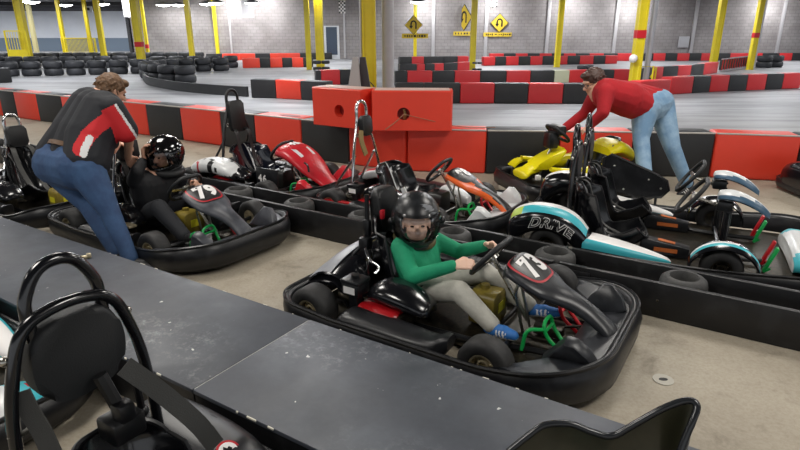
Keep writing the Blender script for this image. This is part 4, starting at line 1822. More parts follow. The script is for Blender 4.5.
LS = [(65, 5, 'far lamp above the left wall, over the mesh fence'), (102, 4, 'far lamp left of the red-banded left column'), (142, 17, 'small far lamp just right of the red-banded left column'), (31, 2, 'far lamp near the pale column at left'),
      (164, 6.5, 'far lamp over the dark corner of the walls'), (179, 10, 'far lamp just left of the yellow column at the dark corner'), (207, 4, 'far lamp left of the pale thin column'), (216, 3, 'far lamp at the pale thin column'),
      (252, 3, 'far lamp above the white banner at the grey wall'), (418, 2, 'far lamp above the leftmost bend sign')]
for px, py, lb in LS:
    d = ray(px, py)
    zz = CEIL - .42
    k = (zz - CAM_H) / d.z
    y = min(d.y * k, WALL_Y - 1.2 if px > 150 else 54)
    lamp(d.x * y / d.y, y, lb)
# ------------------------------------------------------------------ people
def unit(v):
    return V(v).normalized()


def hand_shapes(b, w, d, n, side=1, size=.18, curl=.9, spread=1.0):
    """w wrist, d finger direction, n palm-facing direction; adds palm, four fingers and thumb to builder b"""
    d = unit(d)
    n = V(n)
    n = (n - d * n.dot(d)).normalized()
    v = d.cross(n) * side
    s = size
    for i in range(4):
        base = w + d * s * .50 + v * (i - 1.5) * s * .115 * spread
        b.cap(w + d * s * .06 + v * (i - 1.5) * s * .06, base, s * .085, s * .068, 8)
        L = (.40, .46, .42, .32)[i] * s
        p = base
        ang = 0
        for j, f in enumerate((.45, .32, .23)):
            ang += curl * (.75, .9, .6)[j]
            dd = d * math.cos(ang) + n * math.sin(ang)
            q = p + dd * L * f
            b.cap(p, q, s * (.054 - .005 * j), s * (.049 - .005 * j), 8)
            p = q
    p = w + d * s * .14 - v * s * .17
    b.cap(w + d * s * .05 - v * s * .05, p, s * .08, s * .07, 8)
    for j, (a, l) in enumerate(((0, .22), (.5, .17))):
        dd = unit(d * .75 - v * .55 * (1 - .8 * j) + n * (.35 + .5 * a))
        q = p + dd * l * s
        b.cap(p, q, s * .062, s * .05, 8)
        p = q


def head_shapes(b, c, f, u, s=1.0):
    f = unit(f)
    u = V(u)
    u = (u - f * u.dot(f)).normalized()
    r = u.cross(f)
    rot = Matrix((f, r, u)).transposed()

    def E(off, rad):
        b.sphere(c + (f * off[0] + r * off[1] + u * off[2]) * s, tuple(q * s for q in rad), rot, 20, 14)
    E((-.012, 0, .03), (.098, .077, .092))
    E((.03, 0, -.035), (.066, .062, .085))
    E((.058, 0, -.085), (.03, .034, .026))
    E((.075, 0, .035), (.022, .05, .014))
    b.cap(c + (f * .085 + u * .015) * s, c + (f * .112 - u * .02) * s, .009 * s, .014 * s, 8)
    for q in (-1, 1):
        E((.105, .012 * q, -.024), (.01, .009, .008))
        E((-.0, .079 * q, -.005), (.02, .009, .032))
        E((.066, .04 * q, -.02), (.02, .022, .02))
    E((.083, 0, -.052), (.012, .022, .006))
    E((.08, 0, -.063), (.012, .019, .007))
    return f, r, u


def add_eyes(parent, c, f, r, u, s, mw):
    for q in (-1, 1):
        b = MB()
        b.sphere(c + (f * .083 + r * .032 * q + u * .008) * s, (.010 * s, .012 * s, .006 * s), Matrix((f, r, u)).transposed(), 12, 8)
        b.build('eye', M['eye'], parent, 60, mw)


def person(label, loc, J, cat='person', s=1.0, sleeve=1.0, mats=None, shirt_pick=None, shirt_name='shirt', bulk=1.0, voxel=.009, hands=None, shoe_mat=None, belly=1.0, group=None, leg=1.0, cuffs=.95):
    root = empty('person', loc, 0, label, cat, group)
    mw = Matrix.Translation(-V(loc))
    J = {k: V(v) if not isinstance(v, (int, float)) else v for k, v in J.items()}
    B_ = bulk
    # body
    b = MB()
    hs = J.get('hs', s)
    f, r, u = head_shapes(b, J['head'], J['fwd'], J['up'], hs)
    b.cap(J['neck'], J['head'] - u * .05 * s - f * .015 * s, .056 * s, .05 * s)
    sc = (J['shL'] + J['shR']) / 2
    hc = (J['hipL'] + J['hipR']) / 2
    b.cap(sc, hc, .10 * s * B_, .10 * s * B_)
    b.cap(J['shL'], J['shR'], .055 * s, .055 * s)
    for q in 'LR':
        b.cap(J['sh' + q], J['el' + q], .045 * s, .038 * s)
        b.cap(J['el' + q], J['wr' + q], .038 * s, .027 * s)
        b.cap(J['hip' + q], J['kn' + q], .07 * s, .048 * s)
        b.cap(J['kn' + q], J['an' + q], .046 * s, .034 * s)
    for hq in hands:
        hand_shapes(b, *hq)
    body = remesh(b, 'body', M['skin_fair'] if J.get('skin') else M['skin'], root, voxel * .72, 3, .4, mw)
    add_eyes(root, J['head'], f, r, u, hs, mw)
    # shirt
    b = MB()
    mid = sc.lerp(hc, .5)
    wv = (J['shL'] - J['shR'])
    hv = (J['hipL'] - J['hipR'])
    for q in (-1, 0, 1):
        b.cap(sc + wv * .27 * q - unit(sc - hc) * .04 * s, mid + (wv * .22 + hv * .1) * q * .9, .122 * s * B_, .125 * s * B_ * belly)
        b.cap(mid + (wv * .2 + hv * .1) * q * .9, hc + hv * .42 * q + unit(sc - hc) * .06 * s, .125 * s * B_ * belly, .122 * s * B_)
    b.cap(J['shL'].lerp(sc, .1), J['shR'].lerp(sc, .1), .078 * s * B_, .078 * s * B_)
    b.cap(J['neck'], sc, .068 * s, .09 * s)
    for q in 'LR':
        if sleeve < 1:
            b.cap(J['sh' + q], J['sh' + q].lerp(J['el' + q], sleeve), .075 * s * B_, .07 * s * B_)
        else:
            b.cap(J['sh' + q], J['el' + q], .072 * s * B_, .058 * s)
            b.cap(J['el' + q], J['el' + q].lerp(J['wr' + q], cuffs), .057 * s, .043 * s)
    sh = remesh(b, shirt_name, mats['shirt'], root, voxel, 9, .5, mw, shirt_pick)
    # trousers
    b = MB()
    b.cap(hc + hv * .35, hc - hv * .35, .125 * s * B_, .125 * s * B_)
    b.cap(hc + unit(sc - hc) * .07 * s + hv * .3, hc + unit(sc - hc) * .07 * s - hv * .3, .116 * s * B_, .116 * s * B_)
    for q in 'LR':
        b.cap(J['hip' + q], J['kn' + q], .103 * s * B_ * leg, .074 * s * leg)
        b.cap(J['kn' + q], J['an' + q].lerp(J['kn' + q], .04), .073 * s * leg, .058 * s * leg)
    remesh(b, 'trousers', mats['trousers'], root, voxel, 4, .5, mw)
    # shoes
    for q in 'LR':
        b = MB()
        a, t = J['an' + q], J['toe' + q]
        d = unit(t - a)
        un = J.get('sole' + q, V((0, 0, 1)))
        un = (un - d * un.dot(d)).normalized()
        b.cap(a, a - un * .02 * s - d * .03 * s, .045 * s, .042 * s)
        b.cap(a - un * .03 * s, a.lerp(t, .55) - un * .02 * s, .043 * s, .042 * s)
        b.cap(a.lerp(t, .5) - un * .025 * s, t - un * .03 * s, .044 * s, .034 * s)

        def pk(c, a=a, t=t, d=d, un=un):
            p = c + V(loc)
            h = (p - a).dot(un)
            k = (p - a).dot(d) / (t - a).length
            if h < -.045 * s:
                return 1
            if len(mats['shoe']) > 2 and .28 < k < .78 and int(k * 13) % 2 == 0 and h < -.0 * s:
                return 1
            return 0
        remesh(b, 'shoe', mats['shoe'], root, .007, 3, .5, mw, pk)
    return root, (f, r, u), mw, sh


def helmet(parent, c, fwd, up, mw, shell, s=1.0, open_face=False, name='helmet', marks=None, trim=None):
    f = unit(fwd)
    u = V(up)
    u = (u - f * u.dot(f)).normalized()
    r = u.cross(f)

    def pt(az, el, k=1.0):
        ce = math.cos(el)
        x, y, z = math.cos(az) * ce, math.sin(az) * ce, math.sin(el)
        ch = max(0, -math.sin(el) - .05) * max(0, math.cos(az)) ** 1.5
        rx, ry, rz = .150 + .055 * ch, .125 + .008 * ch, .140
        return c + (f * x * rx + r * y * ry + u * z * rz) * s * k
    NA, NE = 84, 48
    t = bmesh.new()
    e0, e1 = R(-56), R(90)
    vs = {}
    for i in range(NE + 1):
        el = e0 + (e1 - e0) * i / NE
        for j in range(NA):
            vs[i, j] = t.verts.new(pt(2 * PI * j / NA, el))
    lo = R(-26)
    hi = R(20)
    for i in range(NE):
        el = e0 + (e1 - e0) * (i + .5) / NE
        for j in range(NA):
            az = 2 * PI * (j + .5) / NA
            az = az - 2 * PI if az > PI else az
            wz = R(66) * (1 - (abs((el - (lo + hi) / 2) / ((hi - lo) / 2))) ** 6 * .12) if lo < el < hi else 0
            if abs(az) < wz:
                continue
            if open_face and el < hi and abs(az) < R(62):
                continue
            t.faces.new((vs[i, j], vs[i, (j + 1) % NA], vs[i + 1, (j + 1) % NA], vs[i + 1, j]))
    bmesh.ops.delete(t, geom=[v for v in t.verts if not v.link_faces], context='VERTS')
    bmesh.ops.recalc_face_normals(t, faces=t.faces[:])
    bmesh.ops.solidify(t, geom=t.faces[:], thickness=.012)
    b = MB()
    b.merge(t)
    h = b.build(name, shell, parent, 50, mw)
    # visor
    b = MB()
    rows = []
    for i in range(17):
        el = R(-29) + R(55) * i / 16
        rows.append([pt(R(-72) + R(144) * j / 30, el, 1.018) for j in range(31)])
    b.grid(rows, .003)
    b.build('visor', M['visor'], h, 60, mw)
    for sgn in (-1, 1):
        b = MB()
        p = pt(sgn * R(76), R(2), 1.02)
        b.sphere(p, .019 * s, n=12, m=8)
        b.build('visor_pivot', trim or M['satin'], h, 60, mw)
    # rubber neck roll
    b = MB()
    b.tube([pt(2 * PI * k / 40, R(-55), .98) for k in range(40)], .014 * s, 8, True)
    b.build('neck_roll', M['softpad'], h, 60, mw)
    if marks:
        for (az, el, w, hh) in marks:
            b = MB()
            rr_ = []
            for q in range(5):
                rr_.append([pt(R(az + w * (j / 6 - .5) + 6 * math.sin(q)), R(el + hh * (q / 4 - .5)), 1.006) for j in range(7)])
            b.grid(rr_, .001)
            b.build('mark', mat('grey_helmet_scratch_print', '#75787c', .4), h, 60, mw)
    return h


def hair_cap(parent, c, f, r, u, s, mw, m, back=1.0, name='hair', seed=1, full=1.0):
    random.seed(seed)
    b = MB()
    rot = Matrix((f, r, u)).transposed()
    b.sphere(c + (f * -.022 + u * .045) * s, tuple(q * s for q in (.102, .088, .088)), rot, 20, 14)
    b.sphere(c + (f * -.055 + u * -.01) * s, tuple(q * s for q in (.062, .080, .085)), rot, 20, 14)
    b.sphere(c + (f * .055 + u * .095) * s, tuple(q * s for q in (.04, .06, .03)), rot, 16, 10)
    for i in range(150):
        az = random.uniform(-PI, PI)
        el = random.uniform(-.5, 1.5)
        if abs(az) < 1.0 and el < .75:
            continue
        d = V((math.cos(az) * math.cos(el), math.sin(az) * math.cos(el), math.sin(el)))
        p = c + (f * (d.x * .1 - .022) + r * d.y * .087 + u * (d.z * .09 + .04)) * s
        tg = unit(f * random.uniform(-.6, .6) + r * random.uniform(-.6, .6) - u * .7)
        b.cap(p, p + tg * .035 * s, .0105 * s * full, .005 * s, 6)
    return remesh(b, name, m, parent, .0055, 2, .4, mw)


def seg_dist(p, a, b):
    ab = b - a
    t = max(0, min(1, (p - a).dot(ab) / ab.length_squared))
    return (p - (a + ab * t)).length, t


# ---- the man in the black and red polo, bent over the waiting driver
def polo_man():
    an_r, an_l = atk(131, 259, 4.16), atk(118, 256, 4.30)
    an_r.z = .09
    an_l.z = .09
    J = dict(
        anR=an_r, anL=an_l, toeR=an_r + LA * .15 + LT * .08 + V((0, 0, -.02)), toeL=an_l + LA * .15 + LT * .08 + V((0, 0, -.02)),
        knR=atk(110, 212, 4.17), knL=atk(88, 205, 4.36),
        hipR=atk(86, 170, 4.18), hipL=atk(52, 163, 4.42),
        shR=atk(111, 109, 4.28), shL=atk(88, 102, 4.60),
        elR=atk(129, 136, 4.36), wrR=atk(128, 158, 4.62),
        elL=atk(112, 150, 4.70), wrL=atk(120, 141, 4.88),
        neck=atk(101, 99, 4.42), head=atk(112, 91, 4.48), fwd=(.62, .62, -.50), up=(.40, .35, .85))
    shR, elR = J['shR'], J['elR']
    loc = (an_r + an_l) / 2
    loc.z = .0
    side = [atk(x, y, 4.3) for x, y in ((118, 112), (107, 120), (97, 127), (88, 136), (81, 148))]
    white = [atk(x, y, 4.3) for x, y in ((90, 138), (86, 146), (84, 153))]
    D = unit(ray(95, 130))
    mid = (J['shL'] + J['shR'] + J['hipL'] + J['hipR']) / 4

    def flatp(q):
        return q - D * q.dot(D)
    edge = [shR + V((.07, -.02, .05)), elR + V((.075, -.02, .06))]

    def pick(c):
        p = c + loc
        d, t = seg_dist(p, shR, elR)
        nearest_back = (p - J['hipR']).length
        vv = (p - shR).dot(unit(J['elR'] - shR))
        if d < .105 and vv > -.015:
            a = unit(elR - shR)
            side_v = unit(a.cross(ray(120, 120)))          # across the sleeve
            off = (p - (shR + a * vv)).dot(side_v)
            off = -off if side_v.x < 0 else off
            if off > .052:
                return 0
            if off > .034:
                return 2
            return 1
        if (p - mid).dot(D) > .06:
            return 0
        q2 = flatp(p)
        for i in range(len(white) - 1):
            if seg_dist(q2, flatp(white[i]), flatp(white[i + 1]))[0] < .024:
                return 2
        for i in range(len(side) - 1):
            if seg_dist(q2, flatp(side[i]), flatp(side[i + 1]))[0] < .050:
                return 1
        return 0
    hands = [(J['wrR'], unit(J['wrR'] - J['elR']) + LT * .4, LA * .5 + LT * .3 + V((0, 0, -.6)), 1, .18, .6),
             (J['wrL'], LA * .9 + V((0, 0, -.2)), V((0, 0, -1)), -1, .18, .6)]
    mats = dict(shirt=[M['shirt_black'], M['shirt_red'], M['shirt_white']], trousers=M['jeans'], shoe=[M['shoe_black'], M['shoe_black']])
    root, (f, r, u), mw, sh = person('man in black and red polo and jeans bending over the driver in black', loc, J, sleeve=.80, mats=mats, shirt_pick=pick, shirt_name='polo_shirt', bulk=1.34, hands=hands, leg=.98, belly=1.06)
    hair_cap(root, J['head'], f, r, u, 1.0, mw, M['hair_light'], seed=4, full=.8)
    # belt and jeans pocket stitching
    hc = (J['hipL'] + J['hipR']) / 2
    sc = (J['shL'] + J['shR']) / 2
    ax = unit(sc - hc)
    hv = unit(J['hipL'] - J['hipR'])
    wv = ax.cross(hv)
    b = MB()
    cc = hc + ax * .115
    pts = []
    for k in range(36):
        a = 2 * PI * k / 36
        pts.append(cc + hv * math.cos(a) * .245 + wv * math.sin(a) * .172)
    b.strap(pts + [pts[0]], .035, .006, ax, smooth=1)
    b.build('belt', M['belt'], root, 60, mw)


# ---- the man in the red sweater, leaning across the yellow kart
def sweater_man():
    an1 = V((2.50, 5.62, .10))
    an2 = atk(687, 184, 6.17)
    J = dict(anL=an1, toeL=an1 + V((-.18, -.02, -.04)), anR=an2, toeR=an2 + V((-.10, -.04, -.10)),
             solR=0,
             knL=atk(641, 138, 5.98), knR=atk(672, 147, 6.12), hipL=atk(645, 108, 6.02), hipR=atk(660, 103, 6.2),
             shL=atk(606, 93, 5.78), shR=atk(598, 92, 6.12), elL=atk(603, 113, 5.72), wrL=atk(589, 126, 5.82),
             elR=atk(585, 113, 6.14), wrR=atk(562, 130, 6.18),
             neck=atk(599, 86, 5.95), head=atk(593, 82.5, 5.98), fwd=(-.86, -.28, -.42), up=(-.35, -.05, .93))
    del J['solR']
    # near leg is the planted one
    loc = (an1 + an2) / 2
    loc.z = 0
    hands = [(J['wrL'], unit(J['wrL'] - J['elL']) + V((-.3, .2, 0)), V((-.3, .2, -.8)), -1, .185, .6),
             (J['wrR'], unit(J['wrR'] - J['elR']), V((-.1, -.2, -.9)), 1, .185, .9)]
    mats = dict(shirt=M['sweater'], trousers=M['jeans_light'], shoe=[M['shoe_black'], M['shoe_white'], M['shoe_white']])
    root, (f, r, u), mw, sh = person('man in red sweater and pale jeans leaning over the yellow kart', loc, J, mats=mats, shirt_name='sweater', bulk=1.22, hands=hands, belly=1.12, leg=1.1, s=1.06)
    hair_cap(root, J['head'], f, r, u, 1.1, mw, M['hair_dark'], seed=9)
    b = MB()
    c = J['head']
    for q in (-1, 1):
        pp = c + (f * .108 + r * .034 * q + u * .008)
        b.tube([pp + r * .028 * math.cos(a) + u * .02 * math.sin(a) for a in (2 * PI * k / 16 for k in range(16))], .0028, 6, True)
        b.tube([pp + r * .028 * q, c + r * .088 * q + f * .02 + u * .012], .0028, 6)
    b.tube([c + f * .110 + r * .006 + u * .01, c + f * .110 - r * .006 + u * .01], .0028, 6)
    b.build('glasses', M['glasses'], root, 60, mw)


def kart_frame(root):
    return Matrix.Translation(root.location) @ Matrix.Rotation(root.rotation_euler.z, 4, 'Z')


# ---- the boy in kart 73
def boy(kroot):
    K = kart_frame(kroot)

    def k(x, y, z):
        return K @ V((x, y, z))
    kd = lambda x, y, z: K.to_3x3() @ V((x, y, z))
    J = dict(hipR=k(-.22, -.075, .19), hipL=k(-.22, .075, .19), knR=k(.10, -.17, .29), knL=k(.12, .11, .31), anR=k(.32, -.20, .155), anL=k(.42, .10, .17),
             toeR=k(.45, -.235, .175), toeL=k(.57, .09, .20), shR=k(-.31, -.135, .455), shL=k(-.31, .135, .455), elR=k(-.17, -.225, .335), elL=k(-.10, .215, .36),
             wrR=k(.055, -.155, .43), wrL=k(.10, .15, .46), neck=k(-.305, 0, .48), head=k(-.285, 0, .588) + V((0, -.042, .0)), hs=.98, skin=1.0, fwd=(.06, -1, -.02), up=(0, 0, 1))
    J['soleR'] = kd(-.3, 0, .9)
    J['soleL'] = kd(-.3, 0, .9)
    loc = k(-.2, 0, 0)
    loc.z = 0
    hands = [(J['wrR'], kd(.8, .15, .25), kd(.3, .7, -.5), -1, .15, .8), (J['wrL'], kd(.8, -.15, .3), kd(.3, -.7, -.5), 1, .15, .8)]
    mats = dict(shirt=M['green_hoodie'], trousers=M['trousers_grey'], shoe=[M['shoe_blue'], M['shoe_white'], M['shoe_white']])
    root, fr, mw, sh = person('child in green hoodie and scuffed black helmet driving the kart numbered 73', loc, J, s=.84, mats=mats, shirt_name='hoodie', hands=hands, voxel=.008, leg=1.0)
    helmet(root, J['head'] + V((0, .042, .012)), (.06, -1, -.02), (0, 0, 1), mw, mat('scuffed_helmet_black', '#17191c', .34, var=.5, var_hex='#3a3d40', scale=18, lo=.5, hi=.8), 1.2,
           marks=[(28, 40, 24, 10), (34, 34, 18, 5), (18, 47, 16, 4), (40, 26, 12, 5)])
    # brown neck brace and zip
    b = MB()
    c = J['neck'] + V((0, 0, -.005))
    b.tube([c + kd(.105 * math.cos(a) + .01, .105 * math.sin(a), .018 * math.cos(a) * -1) for a in (2 * PI * q / 30 for q in range(30))], .027, 10, True)
    b.build('neck_brace', mat('olive_neck_brace', '#5b5130', .7, var=.6, var_hex='#25231b', scale=25), root, 60, mw)
    for p in sh.data.polygons:
        pass


# ---- the driver in kart 79
def driver(kroot):
    K = kart_frame(kroot)

    def k(x, y, z):
        return K @ V((x, y, z))
    kd = lambda x, y, z: K.to_3x3() @ V((x, y, z))
    hd = atk(165, 155, 4.84)
    J = dict(hipR=k(-.20, -.08, .19), hipL=k(-.20, .08, .19), knR=k(.12, -.20, .33), knL=k(.14, .16, .34), anR=k(.40, -.20, .14), anL=k(.44, .14, .15),
             toeR=k(.54, -.2, .19), toeL=k(.58, .13, .2), shR=k(-.20, -.165, .50), shL=k(-.18, .165, .50), elR=atk(137, 172, 4.66), elL=k(-.06, .24, .40),
             wrR=atk(144, 159, 4.72), wrL=k(.12, .15, .45), neck=hd + V((-.015, .02, -.12)), head=hd, fwd=(-.55, -.80, -.22), up=(0, 0, 1))
    loc = k(-.2, 0, 0)
    loc.z = 0
    hands = [(J['wrR'], V((0.02, .05, 1)), kd(.7, .7, 0), -1, .17, .8), (J['wrL'], kd(.8, -.15, .3), kd(.3, -.7, -.5), 1, .17, .8)]
    mats = dict(shirt=M['jacket_black'], trousers=M['trousers_dark'], shoe=[M['shoe_black'], M['shoe_white']])
    root, fr, mw, sh = person('driver in black jacket and glossy black helmet sitting in the kart numbered 79', loc, J, s=.97, mats=mats, shirt_name='jacket', hands=hands, voxel=.008, cuffs=.75)
    helmet(root, J['head'] + V((0, 0, .012)), (-.55, -.80, -.22), (0, 0, 1), mw, mat('gloss_helmet_black', '#0c0c0e', .08, coat=.8), 1.13)
    b = MB()
    c = J['neck'] + V((0, 0, -.01))
    b.tube([c + kd(.115 * math.cos(a) + .01, .115 * math.sin(a), .02 * math.cos(a) * -1) for a in (2 * PI * q / 30 for q in range(30))], .034, 10, True)
    b.build('neck_brace', M['softpad'], root, 60, mw)
# ------------------------------------------------------------------ pit dividers
DECK = deck_mat()
PLK = plank_mat()
DK_T0, DK_T1, DK_H = 1.26, 1.99, .25


def deck_unit(s0, s1, label):
    p = lane(s0, 0)
    root = empty('pit_wall_deck', lane(s0, DK_T0), LANE, label, 'pit wall', 'long black pit wall in two lengths')
    L = s1 - s0
    W_ = DK_T1 - DK_T0
    b = MB()
    b.box((L / 2, W_ / 2, DK_H - .01), (L, W_, .02), bev=.003)
    b.build('top_board', DECK, root, 30)
    for y in (.02, W_ - .02):
        b = MB()
        b.box((L / 2, y, (DK_H - .02) / 2 + .004), (L - .004, .03, DK_H - .028))
        b.build('side_board', PLK, root, 0)
    # edges rubbed down to pale wood and undercoat
    random.seed(5 + int(s1 * 10))
    b = MB()
    for y in (-.0005, W_ + .0005):
        x = .05
        while x < L - .1:
            w = random.choice((.006, .01, .015, .03, .05))
            if random.random() < .55:
                b.box((x, y, DK_H - .004), (w, .006, .009), bev=.002)
            x += random.uniform(.03, .22)
    b.build('chipped_edge', mat('bare_undercoat', '#d8d3c4', .6), root, 0)['kind'] = 'stuff'


deck_unit(-9.0, -1.824, 'long black deck of the pit wall behind the seam, beside the polo man')
deck_unit(-1.818, 2.2, 'black deck of the pit wall before the seam, alongside kart 73')
b = MB()
b.box((0, 0, 0), (.003, DK_T1 - DK_T0 - .02, .003))
o = b.build('seam_filler', mat('pale_seam', '#b5b5b2', .6), None, 0)
o.location = lane(-1.821, (DK_T0 + DK_T1) / 2, DK_H - .003)
o.rotation_euler = (0, 0, LANE)
tag(o, 'thin pale filler in the seam across the pit wall deck', 'seam')

DV_H = .225


def divider(s0, s1, label, t0=3.50, t1=3.80):
    root = empty('lane_divider', lane(s0, t0), LANE, label, 'lane divider', 'plank lane divider in two lengths')
    L = s1 - s0
    for y in (0, t1 - t0):
        b = MB()
        b.box((L / 2, y, DV_H / 2 + .008), (L - .006, .036, DV_H), bev=.004)
        b.build('plank', PLK, root, 30)
    b = MB()
    x = .35
    while x < L:
        b.box((x, (t1 - t0) / 2, .06), (.04, t1 - t0 - .04, .08))
        x += 1.5
    b.build('cross_brace', PLK, root, 0)
    return root


divider(-10, -1.03, 'plank lane divider from the far left up to the bolted joint')
d2 = divider(-1.0, 3.6, 'plank lane divider from the bolted joint to the right')
b = MB()
b.box((-.0, -.024, .13), (.42, .012, .15), bev=.003)
b.build('joint_plate', PLK, d2, 30)
for dx in (-.11, .075):
    b = MB()
    b.sphere((dx, -.032, .165), (.017, .01, .017), n=14, m=8)
    b.build('bolt', M['steel'], d2, 60)
for dx, dz in ((.35, .12), (.36, .06), (.62, .12), (.63, .05)):
    b = MB()
    b.sphere((dx, -.019, dz), (.009, .005, .009), n=10, m=6)
    b.build('screw', M['dark_metal'], d2, 60)
ktm = mat('worn_kart_tyre_rubber', '#2a2a2a', .6, var=.7, var_hex='#4a4947', scale=12, bump=.1)
kt = None
for s, lb in ((-4.95, 'behind the polo man'), (-4.16, 'left of kart 46 pedals'), (-3.39, 'between kart 79 and the red kart nose'), (-2.68, 'left of the child\'s headrest'), (-1.85, 'just right of the child\'s helmet'), (-1.07, 'above the number 73 fairing, left of the bolts'), (-.27, 'right of the two bolts'), (.55, 'near right picture edge'), (-5.75, 'near left picture edge'), (-6.5, 'at far left')):
    if kt is None:
        b = MB()
        r, h = .138, .235
        b.lathe([(.065, .03), (.075, .0), (r - .03, .0), (r - .008, .02), (r, .05), (r, h - .05), (r - .008, h - .02), (r - .03, h - .002), (.085, h), (.068, h - .03)], None, 32, loop=True)
        kt = b.build('spacer_tyre', ktm, None, 60)
        o = kt
    else:
        o = kt.copy()
        COL.objects.link(o)
    o.location = lane(s, 3.65, .01)
    tag(o, 'worn tyre in the lane divider ' + lb, 'tyre', 'tyres in the lane divider')

# ------------------------------------------------------------------ karts
kB = kart_root('go_kart', -1.385, 2.80, 'black kart numbered 73 with the child in green at the wheel')
petrol_kart(kB, None, '73', pod_r=M['plastic'], W=.625, LF=.955, LR=-.875, wy=.53, py=.53, fairm=M['nosedark'], nosem=M['nosedark'], cowl_sheen=mat('painted_silver_sheen', '#8f9197', .35))
# padded headrest on a post behind the child
b = MB()
b.prism(rrect(.20, .27, .05), .075, Matrix.Translation((-.56, .02, .62)) @ Matrix.Rotation(R(-6), 4, 'Y') @ Matrix(((0, 0, 1, 0), (1, 0, 0, 0), (0, 1, 0, 0), (0, 0, 0, 1))), bev=.022)
hp = b.build('headrest_pad', M['vinyl'], kB, 45)
b = MB()
b.tube([(-.575, -.095, .73), (-.57, -.105, .55), (-.55, -.12, .44), (-.50, -.13, .10)], .014, 8, smooth=4)
b.tube([(-.575, .12, .73), (-.57, .125, .55), (-.55, .13, .44), (-.50, .13, .10)], .014, 8, smooth=4)
b.tube([(-.57, -.12, .46), (-.57, .13, .46)], .014, 8)
b.tube([(-.56, -.12, .45), (-.80, -.25, .14)], .012, 8)
b.tube([(-.56, .12, .45), (-.80, .25, .14)], .012, 8)
b.build('headrest_frame', M['satin'], kB, 60)
b = MB()
b.box((-.55, -.15, .44), (.07, .07, .08), bev=.015)
b.box((-.56, -.12, .53), (.05, .035, .1), bev=.01)
b.build('belt_reel', M['satin'], kB)
b = MB()
b.tube([(-.53, -.18, .42), (-.47, -.22, .37), (-.42, -.2, .33), (-.42, -.24, .30)], .011, 8, smooth=4)
b.tube([(-.50, -.2, .36), (-.50, -.2, .16)], .010, 8)
b.build('chrome_bracket', M['chrome'], kB, 60)
add_belts(kB, 0, -.5, .48)
b = MB()
b.box((-.47, -.085, .62), (.02, .03, .055), bev=.004)
b.build('red_tag', M['decal_red'], kB)

kA = kart_root('go_kart', -4.09, 2.865, 'black kart numbered 79 waiting with the driver in black')
petrol_kart(kA, None, '79', fair_kw=dict())
add_hoop(kA, 0, -.5, M['chrome'], top=.93, wid=.075, padz=.70, padw=.09)
add_belts(kA, 0, -.5, .62)
b = MB()
b.box((-.05, -.43, .235), (.3, .07, .02), bev=.006)
b.build('silver_bar', M['alu'], kA)

kC = kart_root('go_kart', -5.72, 2.72, 'dark kart with chrome hoop behind the polo man at the left edge')
petrol_kart(kC, None, '71', LF=.62, front=False)
add_hoop(kC, 0, -.45, M['chrome'], top=.90, wid=.075, padz=.69, padw=.09)
add_belts(kC, 0, -.45, .6)

kD = kart_root('go_kart', -4.50, 4.42, 'red-bodied kart with tall black headrest in the far lane')


def paint_red(c):
    if c.z > .28 and abs(c.y) > .09 and abs(c.y) < .12 and c.x < .6:
        return 1
    return 0


petrol_kart(kD, None, '46', sx=-.13, sw=.265, sh=.40, tankm=M['tank_dark'], pod_r=M['plastic'], fairm=M['red_body'], nosem=M['red_body'], seatm=mat('navy_gloss_seat', '#10131f', .12, coat=.8),
            fair_kw=dict(sub_mats=[M['white_body']], paint=paint_red, panel=True, red_ring=False, pm=M['red_body'], num_size=.11, tab=[(.255, .43, .085, .02), (.265, .475, .16, .035), (.30, .50, .20, .055), (.40, .49, .215, .06), (.52, .435, .21, .06), (.64, .35, .185, .055), (.76, .26, .13, .045), (.86, .195, .11, .035), (.915, .165, .09, .02)], xc=.365), cowl=False, stripe=M['white_body'])
add_hoop(kD, 0, -.44, M['satin'], top=1.06, wid=.085, padw=.10, padh=.34, padz=.78, low_w=.27)
add_belts(kD, 0, -.44, .66, m=M['vinyl'])
# printed white pod on the red kart
b = MB()
tab = [(-.68, .22, .06, .04), (-.65, .25, .12, .07), (-.52, .30, .145, .08), (-.32, .315, .145, .075), (-.14, .28, .12, .065), (-.06, .24, .08, .04)]
b.loft([ringx(x, -.40, z, hy, hz, 2.8, 28) for x, z, hy, hz in dense(tab, 6)])
o = b.build('printed_pod', [M['white_body'], M['decal_black'], M['decal_red'], M['plastic']], kD, 50)
for p in o.data.polygons:
    c = p.center
    n_ = mnoise.noise(V((c.x * 14 + 3, c.y * 14, 0)))
    p.material_index = 3 if c.z < .25 else (1 if n_ > .38 else (2 if n_ < -.48 else 0))
for s in (-1, 1):
    b = MB()
    b.box((.30, s * .34, .24), (.30, .014, .22), bev=.005)
    o = b.build('side_panel', M['plastic'], kD)
    if s < 0:
        def f46(tx, ty):
            return V((.24 + tx, -.350, .24 + ty))
        for ch, ox in (('4', -.032), ('6', .032)):
            text_obj('number', ch, .10, lambda a, c, ox=ox: f46(a + ox, c), M['decal_white'], o, bold=.004)
b = MB()
b.tube([(.66, -.17, .42), (.72, -.19, .40), (.74, -.2, .34)], .01, 6, smooth=3)
b.build('grab_stay', M['satin'], kD)
kE = kart_root('go_kart', -2.66, 4.52, 'orange and white kart numbered 98 behind the child in green')


def paint_or(c):
    if c.x > .28 and abs(c.y) < .055 and c.x > .5:
        return 1
    return 0


